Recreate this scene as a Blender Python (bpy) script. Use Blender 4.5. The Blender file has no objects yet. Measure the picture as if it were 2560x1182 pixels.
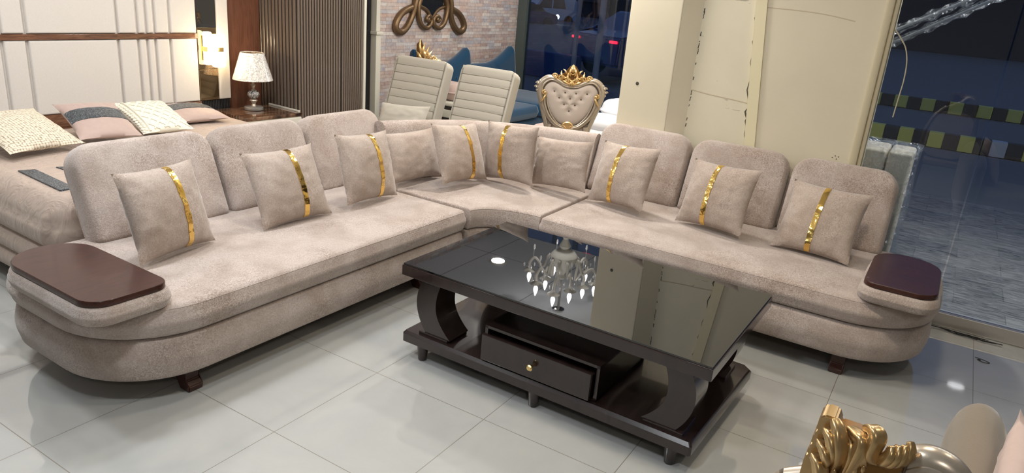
import bpy, bmesh, math, random
from mathutils import Vector, Matrix, noise
random.seed(7)
S = bpy.context.scene
COL = S.collection
PI = math.pi

# ------------------------------------------------------------------ camera, world, exposure
F_PX, YAW, PITCH, ROLL, CAM_H = 1794.89, -0.53045, 0.331203, 0.0870866, 1.73614
cam = bpy.data.cameras.new('camera')
cam.sensor_width = 36.0
cam.lens = 36.0 * F_PX / 2560.0
cam.clip_start = 0.05
co = bpy.data.objects.new('camera', cam); COL.objects.link(co)
fw = Vector((math.sin(YAW)*math.cos(PITCH), math.cos(YAW)*math.cos(PITCH), -math.sin(PITCH)))
rt = Vector((math.cos(YAW), -math.sin(YAW), 0)); up = rt.cross(fw)
r2 = math.cos(ROLL)*rt + math.sin(ROLL)*up
u2 = -math.sin(ROLL)*rt + math.cos(ROLL)*up
co.matrix_world = Matrix(((r2.x, u2.x, -fw.x, 0), (r2.y, u2.y, -fw.y, 0), (r2.z, u2.z, -fw.z, CAM_H), (0, 0, 0, 1)))
S.camera = co

W = bpy.data.worlds.new('dusk'); S.world = W; W.use_nodes = True
bg = W.node_tree.nodes['Background']
bg.inputs[0].default_value = (0.13, 0.21, 0.42, 1)
bg.inputs[1].default_value = 0.58
S.view_settings.view_transform = 'Standard'
S.view_settings.look = 'None'
S.view_settings.gamma = 1.0
S.view_settings.use_curve_mapping = False
S.view_settings.exposure = 0.06

# ceiling lights, inferred from reflections and shadows plus unseen ones added as fill: (x, y, power, radius, colour)
WHITE = (1.0, 0.95, 0.88); WARM = (1.0, 0.86, 0.66); COOL = (0.88, 0.94, 1.0)
CEIL = 2.8
KEY = .30
DOWNLIGHTS_AND_FILLS = [
    (-2.45, 4.5, 150, .13, WHITE), (-1.75, 2.7, 48, .14, WHITE), (-0.35, 2.5, 78, .14, WARM), (-3.0, 2.0, 78, .14, COOL), (-1.2, 0.6, 84, .14, COOL),
    (0.9, -0.75, 60, .10, WHITE), (0.95, 2.6, 26, .10, WARM), (-3.2, 0.9, 66, .14, COOL), (-4.4, 1.6, 50, .14, WHITE),
    (-4.5, 3.3, 45, .12, WHITE), (-3.3, 5.66, 120, .10, WHITE), (-4.81, 7.88, 45, .09, WHITE)]

# ------------------------------------------------------------------ materials
def new_mat(name):
    m = bpy.data.materials.new(name); m.use_nodes = True
    return m, m.node_tree.nodes, m.node_tree.links, m.node_tree.nodes['Principled BSDF']

def plain(name, c, rough=.5, metal=0., spec=.5, coat=0., sheen=0.):
    m, n, l, b = new_mat(name)
    b.inputs['Base Color'].default_value = (*c, 1); b.inputs['Roughness'].default_value = rough
    b.inputs['Metallic'].default_value = metal; b.inputs['Specular IOR Level'].default_value = spec
    b.inputs['Coat Weight'].default_value = coat; b.inputs['Coat Roughness'].default_value = .04
    b.inputs['Sheen Weight'].default_value = sheen
    return m

def emis(name, c, s):
    m, n, l, b = new_mat(name)
    b.inputs['Base Color'].default_value = (*c, 1)
    b.inputs['Emission Color'].default_value = (*c, 1); b.inputs['Emission Strength'].default_value = s
    return m

def coords(n, l, scale=(1, 1, 1), kind='Object'):
    t = n.new('ShaderNodeTexCoord'); mp = n.new('ShaderNodeMapping')
    mp.inputs['Scale'].default_value = scale
    l.new(t.outputs[kind], mp.inputs['Vector'])
    return mp.outputs['Vector']

def noise_tex(n, l, v, scale, detail=3, dist=0., rough=.5):
    t = n.new('ShaderNodeTexNoise'); t.inputs['Scale'].default_value = scale
    t.inputs['Detail'].default_value = detail; t.inputs['Distortion'].default_value = dist; t.inputs['Roughness'].default_value = rough
    l.new(v, t.inputs['Vector']); return t.outputs['Fac']

def ramp(n, l, fac, stops):
    r = n.new('ShaderNodeValToRGB'); e = r.color_ramp.elements
    while len(e) < len(stops): e.new(.5)
    for i, (p, c) in enumerate(stops):
        e[i].position = p; e[i].color = (*c, 1)
    l.new(fac, r.inputs['Fac']); return r.outputs['Color']

def mixc(n, l, fac, a, b, mode='MIX'):
    m = n.new('ShaderNodeMix'); m.data_type = 'RGBA'; m.blend_type = mode
    for s, v in ((m.inputs[0], fac), (m.inputs[6], a), (m.inputs[7], b)):
        if hasattr(v, 'links') or isinstance(v, bpy.types.NodeSocket): l.new(v, s)
        elif isinstance(v, (int, float)): s.default_value = v
        else: s.default_value = (*v, 1)
    return m.outputs[2]

def bump(n, l, b, h, strength=.3, dist=.002):
    k = n.new('ShaderNodeBump'); k.inputs['Strength'].default_value = strength; k.inputs['Distance'].default_value = dist
    l.new(h, k.inputs['Height']); l.new(k.outputs['Normal'], b.inputs['Normal'])

def math_n(n, l, op, a, b=None):
    m = n.new('ShaderNodeMath'); m.operation = op
    for i, v in enumerate((a, b)):
        if v is None: continue
        if isinstance(v, (int, float)): m.inputs[i].default_value = v
        else: l.new(v, m.inputs[i])
    return m.outputs[0]

def fabric(name, light, dark, scale=70, contrast=(.38, .66), patch=.35, sheen=.35, bstr=.5, rough=.9, nap=0.):
    """pile fabric: fine grain, plus brushed-nap squiggles inside large soft patches when nap > 0"""
    m, n, l, b = new_mat(name)
    v = coords(n, l)
    f = noise_tex(n, l, v, scale*1.9, 3, 1.2, .65)
    c = ramp(n, l, f, [(contrast[0], tuple(.55*a_+.45*b_ for a_, b_ in zip(dark, light))), (contrast[1], light)])
    h = f
    if nap > 0:
        sq = noise_tex(n, l, v, scale*.95, 2, 2.6, .55)
        sqc = ramp(n, l, sq, [(.40, dark), (.60, tuple(min(1, x*1.06) for x in light))])
        big = noise_tex(n, l, v, 3.1, 3, .5)
        pr = ramp(n, l, big, [(.40, (0, 0, 0)), (.60, (1, 1, 1))])
        sw = n.new('ShaderNodeSeparateColor'); l.new(pr, sw.inputs[0])
        c = mixc(n, l, math_n(n, l, 'ADD', math_n(n, l, 'MULTIPLY', sw.outputs[0], nap), .10*nap), c, sqc)
        b2 = noise_tex(n, l, v, 5.5, 2, .4)
        tone = ramp(n, l, b2, [(.36, (.84, .80, .77)), (.62, (1.03, 1.02, 1.02))])
        c = mixc(n, l, 1.0, c, tone, 'MULTIPLY')
        h = math_n(n, l, 'ADD', math_n(n, l, 'MULTIPLY', sq, 1.0), math_n(n, l, 'MULTIPLY', f, .6))
    l.new(c, b.inputs['Base Color'])
    b.inputs['Roughness'].default_value = rough
    b.inputs['Sheen Weight'].default_value = sheen; b.inputs['Sheen Roughness'].default_value = .4
    b.inputs['Specular IOR Level'].default_value = .2
    bump(n, l, b, h, bstr, .004)
    return m

def wood(name, stops, axis_scale=(1, 1, 1), scale=6, rough=.25, coat=.5, spec=.5):
    m, n, l, b = new_mat(name)
    v = coords(n, l, axis_scale)
    f = noise_tex(n, l, v, scale, 6, 1.2, .6)
    l.new(ramp(n, l, f, stops), b.inputs['Base Color'])
    b.inputs['Roughness'].default_value = rough; b.inputs['Coat Weight'].default_value = coat
    b.inputs['Coat Roughness'].default_value = .05; b.inputs['Specular IOR Level'].default_value = spec
    return m

def thin_glass(name, tint=(.93, .97, .98), refl=1.0):
    m, n, l, b = new_mat(name)
    n.remove(b)
    o = n['Material Output']
    t = n.new('ShaderNodeBsdfTransparent'); t.inputs[0].default_value = (*tint, 1)
    g = n.new('ShaderNodeBsdfGlossy'); g.inputs['Roughness'].default_value = .0
    g.inputs[0].default_value = (.95, .97, 1, 1)
    fr = n.new('ShaderNodeFresnel'); fr.inputs[0].default_value = 1.45
    k = math_n(n, l, 'MULTIPLY', fr.outputs[0], refl)
    mx = n.new('ShaderNodeMixShader'); l.new(k, mx.inputs[0])
    l.new(t.outputs[0], mx.inputs[1]); l.new(g.outputs[0], mx.inputs[2]); l.new(mx.outputs[0], o.inputs[0])
    return m

def floor_tile():
    m, n, l, b = new_mat('polished_porcelain_tile')
    t = n.new('ShaderNodeTexCoord'); sp = n.new('ShaderNodeSeparateXYZ'); l.new(t.outputs['Object'], sp.inputs[0])
    def edge(o, off):
        a = math_n(n, l, 'ADD', o, off)
        a = math_n(n, l, 'DIVIDE', a, .6)
        a = math_n(n, l, 'FRACT', a)
        a = math_n(n, l, 'SUBTRACT', a, .5)
        a = math_n(n, l, 'ABSOLUTE', a)
        return math_n(n, l, 'GREATER_THAN', a, .5 - .0026)
    gx = edge(sp.outputs[0], 2.5778 + 60); gy = edge(sp.outputs[1], -1.0445 + 60)
    g = math_n(n, l, 'MAXIMUM', gx, gy)
    v = coords(n, l)
    f = noise_tex(n, l, v, 2.3, 5, 1.5)
    c = ramp(n, l, f, [(.3, (.385, .39, .375)), (.6, (.42, .42, .40)), (.8, (.445, .44, .41))])
    c2 = mixc(n, l, g, c, (.16, .14, .11))
    l.new(c2, b.inputs['Base Color'])
    r = math_n(n, l, 'MULTIPLY', g, .5); r = math_n(n, l, 'ADD', r, .05)
    l.new(r, b.inputs['Roughness']); b.inputs['Specular IOR Level'].default_value = .8
    b.inputs['Coat Weight'].default_value = .7; b.inputs['Coat Roughness'].default_value = .03
    return m

def pillar_paint(name, base, marks=True):
    m, n, l, b = new_mat(name)
    v = coords(n, l)
    f = noise_tex(n, l, v, 2.5, 4, .4)
    c = ramp(n, l, f, [(.3, tuple(x*.94 for x in base)), (.7, base)])
    if marks:
        v2 = coords(n, l, (9, 9, 95))
        f2 = noise_tex(n, l, v2, 1.0, 2, .2)
        v3 = coords(n, l, (1, 1, 1)); f3 = noise_tex(n, l, v3, 3.3, 2)
        mk = math_n(n, l, 'GREATER_THAN', f2, .715)
        m3 = math_n(n, l, 'GREATER_THAN', f3, .54)
        mm = math_n(n, l, 'MULTIPLY', mk, m3)
        c = mixc(n, l, math_n(n, l, 'MULTIPLY', mm, .8), c, (.14, .13, .10))
    l.new(c, b.inputs['Base Color']); b.inputs['Roughness'].default_value = .45
    return m

def brick_paper():
    m, n, l, b = new_mat('split_face_stone_wallpaper')
    t = n.new('ShaderNodeTexCoord')
    mp = n.new('ShaderNodeMapping'); mp.inputs['Rotation'].default_value = (0, PI/2, 0)
    sp = n.new('ShaderNodeSeparateXYZ'); l.new(t.outputs['Object'], sp.inputs[0])
    cb = n.new('ShaderNodeCombineXYZ'); l.new(sp.outputs[1], cb.inputs[0]); l.new(sp.outputs[2], cb.inputs[1])
    def br(w, h, off, mort):
        k = n.new('ShaderNodeTexBrick'); k.inputs['Scale'].default_value = 1
        k.inputs['Brick Width'].default_value = w; k.inputs['Row Height'].default_value = h
        k.inputs['Mortar Size'].default_value = mort; k.offset = off; k.inputs['Bias'].default_value = 0
        k.inputs['Color1'].default_value = (0, 0, 0, 1); k.inputs['Color2'].default_value = (1, 1, 1, 1); k.inputs['Mortar'].default_value = (.25, .25, .25, 1)
        l.new(cb.outputs[0], k.inputs['Vector']); return k
    a = br(.17, .039, .43, .0016); a.squash = .62; a.squash_frequency = 3; a.offset_frequency = 3; a2 = br(.31, .039, .31, .0)
    c = ramp(n, l, a.outputs['Color'], [(0, (.34, .19, .15)), (.22, (.50, .42, .39)), (.42, (.52, .31, .23)), (.62, (.72, .66, .60)), (.8, (.33, .33, .40)), (1, (.50, .36, .30))])
    c1 = ramp(n, l, a2.outputs['Color'], [(0, (.46, .27, .20)), (.5, (.66, .60, .55)), (1, (.42, .42, .48))])
    c = mixc(n, l, .22, c, c1)
    v = coords(n, l)
    f = noise_tex(n, l, v, 28, 4, .6)
    c = mixc(n, l, .22, c, ramp(n, l, f, [(.3, (.12, .10, .10)), (.7, (.8, .75, .72))]))
    c = mixc(n, l, math_n(n, l, 'MULTIPLY', a.outputs['Fac'], .6), c, (.10, .08, .08))
    l.new(c, b.inputs['Base Color']); b.inputs['Roughness'].default_value = .6
    return m

def ceiling_mat():
    m, n, l, b = new_mat('gypsum_ceiling_tile')
    t = n.new('ShaderNodeTexCoord'); sp = n.new('ShaderNodeSeparateXYZ'); l.new(t.outputs['Object'], sp.inputs[0])
    def edge(o):
        a = math_n(n, l, 'FRACT', math_n(n, l, 'DIVIDE', math_n(n, l, 'ADD', o, 60.3), 1.2))
        a = math_n(n, l, 'ABSOLUTE', math_n(n, l, 'SUBTRACT', a, .5))
        return math_n(n, l, 'GREATER_THAN', a, .5 - .006)
    g = math_n(n, l, 'MAXIMUM', edge(sp.outputs[0]), edge(sp.outputs[1]))
    c = mixc(n, l, g, (.78, .81, .88), (.30, .30, .33))
    l.new(c, b.inputs['Base Color']); b.inputs['Roughness'].default_value = .7
    return m

M = {}
SOFA_L, SOFA_D = (.52, .452, .412), (.265, .205, .168)
M['sofa'] = fabric('taupe_nap_velvet', SOFA_L, SOFA_D, 84, nap=.62, bstr=.6)
M['pillow'] = fabric('taupe_pillow_velvet', (.475, .405, .355), (.235, .175, .135), 95, nap=.55, sheen=.45, bstr=.3)
M['gold_band'] = None
m, n, l, b = new_mat('crinkled_gold_foil')
b.inputs['Base Color'].default_value = (.86, .58, .17, 1); b.inputs['Metallic'].default_value = 1; b.inputs['Roughness'].default_value = .16
bump(n, l, b, noise_tex(n, l, coords(n, l), 26, 2, .5), .35, .01)
M['gold_band'] = m
M['mahogany'] = wood('polished_mahogany', [(.3, (.028, .009, .006)), (.7, (.058, .019, .013))], (1, 7, 3), 8, .3, .12, .4)
M['espresso'] = wood('espresso_lacquer', [(.3, (.014, .008, .007)), (.7, (.034, .019, .016))], (8, 1, 1), 6, .22, .5)
M['black_glass'] = plain('black_table_glass', (.006, .007, .008), .012, 0, .9)
M['tile'] = floor_tile()
M['brass'] = plain('polished_brass', (.85, .62, .28), .18, 1)
M['cream_wall'] = plain('cream_wall_paint', (.70, .68, .62), .6)
M['pillar'] = pillar_paint('worn_cream_paint', (.66, .61, .47))
M['pillar_plain'] = pillar_paint('cream_paint', (.66, .60, .46), False)
M['pillar_strip'] = plain('yellowed_strip_paint', (.70, .635, .43), .45)
M['crack'] = plain('dark_crack', (.06, .055, .045), .9)
M['faint_crack'] = plain('faint_joint_line', (.50, .43, .31), .9)
M['aluminium'] = plain('brushed_aluminium', (.66, .63, .59), .38, .8)
M['glass'] = thin_glass('clear_window_glass', (.80, .84, .88), 1.25)
M['headboard_fabric'] = fabric('ivory_headboard_fabric', (.68, .645, .605), (.62, .58, .54), 60, (.35, .65), .3, .15, .06)
M['walnut'] = wood('glossy_walnut', [(.25, (.035, .016, .010)), (.5, (.15, .065, .035)), (.75, (.23, .11, .06))], (1, 1.2, 14), 5, .16, .6)
M['walnut_v'] = wood('walnut_veneer', [(.3, (.11, .043, .024)), (.7, (.20, .082, .048))], (7, 7, .8), 5, .35, .2)
M['macassar'] = wood('macassar_top', [(.36, (.018, .010, .008)), (.5, (.10, .05, .028)), (.64, (.30, .17, .10))], (14, 1, 1), 3.5, .06, .8)
M['black_mirror'] = plain('black_mirror_glass', (.008, .009, .012), .03, 0, .7)
M['bronze_mirror'] = plain('bronze_mirror_glass', (.30, .22, .14), .05, 1)
M['flute'] = plain('taupe_fluted_slat', (.155, .118, .092), .27, 0, .5, .3)
M['flute_dark'] = plain('flute_groove', (.020, .015, .012), .6)
M['cream_lacquer'] = plain('cream_lacquer', (.66, .63, .54), .3)
M['dark_opening'] = plain('dark_opening_sheet', (.012, .012, .014), .12, 0, .5)  # near-black colour stands in for darkness inside an opening
M['brick'] = brick_paper()
M['bronze'] = plain('antique_bronze_gilt', (.20, .125, .065), .42, .7)
M['navy'] = fabric('peacock_blue_velvet', (.008, .050, .105), (.005, .030, .068), 120, (.3, .7), .4, .5, .1)
M['cream_leather'] = fabric('cream_channel_fabric', (.39, .36, .305), (.36, .33, .28), 150, (.3, .7), .3, .15, .05)
M['seam'] = plain('dark_seam', (.26, .235, .18), .9)  # darker tone of the stitched channel lines
M['champagne'] = plain('champagne_silver_lacquer', (.45, .385, .31), .3, .65)
M['champ_dark'] = plain('antiqued_recess', (.10, .065, .04), .4, .5)
M['gilt'] = plain('antique_gilt', (.70, .49, .23), .3, .8)
M['satin_gold'] = plain('satin_antique_gold', (.54, .37, .18), .29, .85)
M['gilt_dark'] = plain('antique_gilt_with_shade', (.20, .10, .03), .4, .8)  # antiqued recess tone that also imitates shade behind the carving
M['tuft'] = fabric('grey_beige_velvet', (.42, .36, .315), (.37, .31, .265), 90, (.3, .7), .3, .4, .08)
M['olive_velvet'] = fabric('olive_grey_velvet', (.175, .142, .105), (.15, .12, .088), 90, (.3, .7), .3, .35, .08)
M['white_leather'] = plain('white_leatherette', (.78, .78, .80), .35)
M['duvet'] = fabric('dusty_pink_satin', (.44, .345, .285), (.41, .315, .26), 12, (.3, .7), .3, .25, .05, .55)
m = M['duvet']; n, l = m.node_tree.nodes, m.node_tree.links; b = n['Principled BSDF']
wr = noise_tex(n, l, coords(n, l, (1, 1, .45)), 11, 3, 1.6); bump(n, l, b, wr, .55, .03)
M['pink'] = fabric('pink_pillow_satin', (.46, .345, .305), (.43, .315, .275), 14, (.3, .7), .3, .3, .05, .55)
m, n, l, b = new_mat('slate_sequins')
f = n.new('ShaderNodeTexVoronoi'); f.inputs['Scale'].default_value = 170; l.new(coords(n, l), f.inputs['Vector'])
l.new(ramp(n, l, f.outputs['Color'], [(0, (.05, .06, .07)), (.8, (.16, .18, .20)), (1, (.5, .52, .55))]), b.inputs['Base Color'])
b.inputs['Metallic'].default_value = .7; b.inputs['Roughness'].default_value = .3
bump(n, l, b, f.outputs['Distance'], .9, .01)
M['sequin'] = m
m, n, l, b = new_mat('cream_basket_knit')
v = coords(n, l)
wv = n.new('ShaderNodeTexVoronoi'); wv.inputs['Scale'].default_value = 60; wv.inputs['Randomness'].default_value = .3; l.new(coords(n, l, (1, 0, 1.25)), wv.inputs['Vector'])
l.new(ramp(n, l, wv.outputs['Distance'], [(.2, (.72, .65, .53)), (.46, (.62, .54, .42)), (.62, (.30, .24, .17))]), b.inputs['Base Color'])
b.inputs['Roughness'].default_value = .9; bump(n, l, b, wv.outputs['Distance'], -.9, .01)
M['knit'] = m
M['macrame'] = plain('ivory_macrame_cotton', (.76, .72, .60), .9)
M['chrome'] = plain('chrome', (.75, .75, .76), .12, 1)
M['pewter'] = plain('pewter_ceramic', (.30, .28, .26), .25, .5)
M['crystal'] = plain('cut_crystal', (.75, .75, .78), .06, .3, .8)
m, n, l, b = new_mat('marble_print_shade')
v = coords(n, l); f = noise_tex(n, l, v, 42, 3, 2.5)
l.new(ramp(n, l, f, [(.38, (.40, .38, .36)), (.5, (.70, .67, .63)), (.62, (.80, .78, .74))]), b.inputs['Base Color'])
b.inputs['Roughness'].default_value = .22; b.inputs['Coat Weight'].default_value = .8; bump(n, l, b, noise_tex(n, l, coords(n, l, (1, 1, .15)), 40, 2, 1), .35, .004)
M['shade'] = m
m, n, l, b = new_mat('painted_floral_ceramic')
v = coords(n, l); f = noise_tex(n, l, v, 70, 2, 2)
l.new(ramp(n, l, f, [(.45, (.02, .02, .03)), (.55, (.55, .53, .5))]), b.inputs['Base Color']); b.inputs['Roughness'].default_value = .15
M['floral'] = m
M['sconce_glow'] = emis('lit_sconce_glass', (1.0, .80, .50), 9)
M['bulb'] = emis('lit_candle_bulb', (1.0, .97, .92), 25)
M['diffuser'] = emis('led_diffuser', (1.0, .97, .92), 14)
M['opal'] = plain('opal_murano_glass', (.62, .60, .55), .1, 0, .6)
M['ceiling'] = ceiling_mat()
m, n, l, b = new_mat('slate_paver')
t = n.new('ShaderNodeTexBrick'); v = coords(n, l); l.new(v, t.inputs['Vector'])
t.inputs['Scale'].default_value = 1; t.inputs['Brick Width'].default_value = .6; t.inputs['Row Height'].default_value = .3; t.inputs['Mortar Size'].default_value = .003
t.inputs['Color1'].default_value = (.10, .105, .11, 1); t.inputs['Color2'].default_value = (.27, .265, .25, 1); t.inputs['Mortar'].default_value = (.04, .04, .04, 1)
f = noise_tex(n, l, coords(n, l, (2.2, 9, 1)), 3, 6, 1.4, .65)
l.new(mixc(n, l, .5, t.outputs['Color'], ramp(n, l, f, [(.36, (.03, .033, .036)), (.64, (.42, .41, .39))])), b.inputs['Base Color'])
b.inputs['Roughness'].default_value = .4
bump(n, l, b, f, .5, .01)
M['slate'] = m
M['asphalt'] = plain('dusty_asphalt', (.16, .17, .18), .8)
M['earth'] = plain('red_earth_verge', (.16, .09, .07), .95)
M['kerb_yellow'] = plain('kerb_yellow_paint', (.80, .72, .16), .7)
M['kerb_black'] = plain('kerb_black_paint', (.03, .03, .035), .7)
M['kerb_white'] = plain('kerb_white_paint', (.55, .56, .58), .7)
M['facade'] = plain('dark_facade', (.03, .032, .045), .8)
M['car_white'] = plain('white_car_paint', (.62, .64, .68), .25, 0, .5, .6)
M['car_blue'] = plain('dark_blue_car_paint', (.03, .05, .16), .2, .2, .5, .8)
M['rubber'] = plain('black_rubber', (.015, .015, .015), .7)
M['window_dark'] = plain('dark_car_glass', (.01, .012, .018), .05)
M['headlight'] = emis('cool_headlight', (.65, .85, 1.0), 9)
M['taillight'] = emis('red_taillight', (1.0, .012, .03), 5)
M['pole'] = plain('grey_painted_steel', (.30, .31, .34), .5)
M['film'] = None
m, n, l, b = new_mat('crinkled_clear_film')
n.remove(b); o = n['Material Output']
tr = n.new('ShaderNodeBsdfTransparent'); tr.inputs[0].default_value = (.93, .95, .97, 1)
gl = n.new('ShaderNodeBsdfGlossy'); gl.inputs[1].default_value = .12
df = n.new('ShaderNodeBsdfDiffuse'); df.inputs[0].default_value = (.55, .6, .66, 1)
bm_ = n.new('ShaderNodeBump'); bm_.inputs[0].default_value = .9; bm_.inputs[1].default_value = .03
ff = noise_tex(n, l, coords(n, l, (3, 3, 3)), 7, 4, 2.5); l.new(ff, bm_.inputs['Height']); l.new(bm_.outputs[0], gl.inputs['Normal'])
mx1 = n.new('ShaderNodeMixShader'); mx1.inputs[0].default_value = .2; l.new(gl.outputs[0], mx1.inputs[1]); l.new(df.outputs[0], mx1.inputs[2])
mx2 = n.new('ShaderNodeMixShader')
fac = ramp(n, l, ff, [(.45, (.06, .06, .06)), (.62, (.42, .42, .42))])
sc = n.new('ShaderNodeSeparateColor'); l.new(fac, sc.inputs[0]); l.new(sc.outputs[0], mx2.inputs[0])
l.new(tr.outputs[0], mx2.inputs[1]); l.new(mx1.outputs[0], mx2.inputs[2]); l.new(mx2.outputs[0], o.inputs[0])
M['film'] = m
M['cord'] = plain('yellowed_cord', (.50, .45, .33), .6)
M['outdoor_sofa'] = plain('beige_leatherette', (.66, .57, .44), .4)

# ------------------------------------------------------------------ mesh helpers
def BM(): return bmesh.new()

def obj(name, bm, mat, parent=None, loc=None, rot=None, smooth=True, angle=40, doubles=True):
    if doubles: bmesh.ops.remove_doubles(bm, verts=bm.verts, dist=1e-5)
    bmesh.ops.recalc_face_normals(bm, faces=bm.faces)
    ca = math.radians(angle)
    for f in bm.faces: f.smooth = smooth
    for e in bm.edges:
        if len(e.link_faces) == 2: e.smooth = e.calc_face_angle(0) < ca
    me = bpy.data.meshes.new(name); bm.to_mesh(me); bm.free()
    o = bpy.data.objects.new(name, me); COL.objects.link(o)
    me.materials.append(M[mat] if isinstance(mat, str) else mat)
    wn = o.modifiers.new('weighted_normal', 'WEIGHTED_NORMAL'); wn.keep_sharp = True; wn.weight = 50
    if parent: o.parent = parent
    if loc: o.location = loc
    if rot: o.rotation_euler = rot
    return o

def thing(name, label, cat, loc=(0, 0, 0), rz=0, group=None):
    o = bpy.data.objects.new(name, None); COL.objects.link(o)
    o.location = loc; o.rotation_euler = (0, 0, rz); o.empty_display_size = .1
    o['label'] = label; o['category'] = cat
    if group: o['group'] = group
    return o

def tag(o, label, cat, group=None):
    o['label'] = label; o['category'] = cat
    if group: o['group'] = group
    return o

def struct(name, bm, mat, parent=None):
    o = obj(name, bm, mat, parent)
    if not parent: o['kind'] = 'structure'
    return o

I4 = Matrix.Identity(4)

def box(bm, x0, x1, y0, y1, z0, z1, bev=0., M4=I4, seg=2):
    vs = [bm.verts.new(M4 @ Vector((x, y, z))) for x in (x0, x1) for y in (y0, y1) for z in (z0, z1)]
    idx = [(0, 1, 3, 2), (4, 6, 7, 5), (0, 4, 5, 1), (2, 3, 7, 6), (0, 2, 6, 4), (1, 5, 7, 3)]
    fs = [bm.faces.new([vs[i] for i in q]) for q in idx]
    if bev > 0:
        es = list({e for f in fs for e in f.edges})
        bmesh.ops.bevel(bm, geom=es, offset=bev, segments=seg, affect='EDGES', profile=.5)
    return bm

def rr(x0, y0, x1, y1, r, n=8):
    if isinstance(r, (int, float)): r = (r,)*4
    def fn(d):
        a0, b0, a1, b1 = x0+d, y0+d, x1-d, y1-d
        mxr = max(.003, min(a1-a0, b1-b0)/2 - .001)
        R = [min(max(q-d, .003), mxr) for q in r]
        pts = []
        for (cx, cy, q, s) in ((a0+R[0], b0+R[0], R[0], PI), (a1-R[1], b0+R[1], R[1], 1.5*PI), (a1-R[2], b1-R[2], R[2], 0), (a0+R[3], b1-R[3], R[3], .5*PI)):
            for i in range(n+1):
                t = s + i/n*PI/2
                pts.append((cx+q*math.cos(t), cy+q*math.sin(t)))
        return pts
    return fn

def loft(bm, rings, M4=I4, caps=True, closed=True):
    R = [[bm.verts.new(M4 @ Vector(p)) for p in r] for r in rings]
    for a, b_ in zip(R, R[1:]):
        k = len(a)
        for i in range(k if closed else k-1):
            j = (i+1) % k
            bm.faces.new((a[i], a[j], b_[j], b_[i]))
    if caps:
        bm.faces.new(R[0][::-1]); bm.faces.new(R[-1])
    return bm

def slab(bm, fn, layers, M4=I4):
    return loft(bm, [[(x, y, z) for x, y in fn(d)] for z, d in layers], M4)

def puff(z0, z1, r, e=0., k=4, crown=0., edge_in=0.):
    """bulging side profile: (z, inset) list between z0 and z1 with edge radius r, side bulge e"""
    L = []
    for i in range(k+1):
        t = i/k*PI/2
        L.append((z0+r*(1-math.sin(t)) if False else z0+r-r*math.cos(t), r-r*math.sin(t)))
    h = z1-z0
    for t in (.33, .5, .67):
        L.append((z0+r+(h-2*r)*t, -e*math.sin(PI*t)))
    for i in range(k+1):
        t = i/k*PI/2
        L.append((z1-r+r*math.sin(t), r-r*math.cos(t)))
    if crown:
        for q, c in ((.03, .35), (.07, .65), (.13, .88), (.2, 1.)):
            L.append((z1+crown*c, r+q))
    return L

def lathe(bm, prof, n=24, M4=I4, caps=True):
    return loft(bm, [[(r*math.cos(2*PI*i/n), r*math.sin(2*PI*i/n), z) for i in range(n)] for r, z in prof], M4, caps)

def cr_path(P, k=6, closed=False):
    P = [Vector(p) for p in P]; n_ = len(P); out = []
    g = (lambda i: P[i % n_]) if closed else (lambda i: P[max(0, min(n_-1, i))])
    for i in range(n_ if closed else n_-1):
        a, b_, c, d = g(i-1), g(i), g(i+1), g(i+2)
        for j in range(k):
            t = j/k
            out.append(.5*((2*b_)+(c-a)*t+(2*a-5*b_+4*c-d)*t*t+(3*b_-a-3*c+d)*t**3))
    if not closed: out.append(P[-1])
    return out

def tube(bm, P, r, n=8, closed=False, M4=I4, flat=1.0, nrm=None, ridge=0.):
    """sweep a round (or flattened) section; r is a number or f(t)"""
    P = [Vector(p) for p in P]; k = len(P)
    rf = r if callable(r) else (lambda t: r)
    rings = []; N = None
    for i in range(k):
        a = P[(i-1) % k] if (closed or i > 0) else P[i]
        c = P[(i+1) % k] if (closed or i < k-1) else P[i]
        T = (c-a)
        if T.length < 1e-9: T = Vector((0, 0, 1))
        T.normalize()
        if nrm is not None: N0 = Vector(nrm)
        elif N is None: N0 = Vector((0, 0, 1)) if abs(T.z) < .9 else Vector((1, 0, 0))
        else: N0 = N
        N = N0 - T*N0.dot(T)
        if N.length < 1e-6: N = T.orthogonal()
        N.normalize(); B = T.cross(N)
        q = rf(i/max(1, k-1))
        rings.append([P[i]+q*(1+ridge*math.cos(8*PI*j/n+PI))*(math.cos(2*PI*j/n)*N*flat+math.sin(2*PI*j/n)*B) for j in range(n)])
    if closed: rings.append(rings[0])
    if closed:
        R = [[bm.verts.new(M4 @ p) for p in rg] for rg in rings[:-1]]
        for i in range(k):
            a, b_ = R[i], R[(i+1) % k]
            for j in range(n): bm.faces.new((a[j], a[(j+1) % n], b_[(j+1) % n], b_[j]))
    else:
        loft(bm, rings, M4)
    return bm

def ball(bm, c, r, s=(1, 1, 1), u=12, v=8, M4=I4):
    m4 = M4 @ Matrix.Translation(Vector(c)) @ Matrix.Diagonal((s[0], s[1], s[2], 1))
    bmesh.ops.create_uvsphere(bm, u_segments=u, v_segments=v, radius=r, matrix=m4)
    return bm

def prism(bm, pts, y0, y1, M4=I4):
    """polygon in x,z extruded along y"""
    a = [bm.verts.new(M4 @ Vector((x, y0, z))) for x, z in pts]; b_ = [bm.verts.new(M4 @ Vector((x, y1, z))) for x, z in pts]
    k = len(pts)
    bm.faces.new(a); bm.faces.new(b_[::-1])
    for i in range(k): bm.faces.new((a[i], b_[i], b_[(i+1) % k], a[(i+1) % k]))
    return bm

def line(bm, p, q, r, n=6): return tube(bm, [p, q], r, n)

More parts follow.
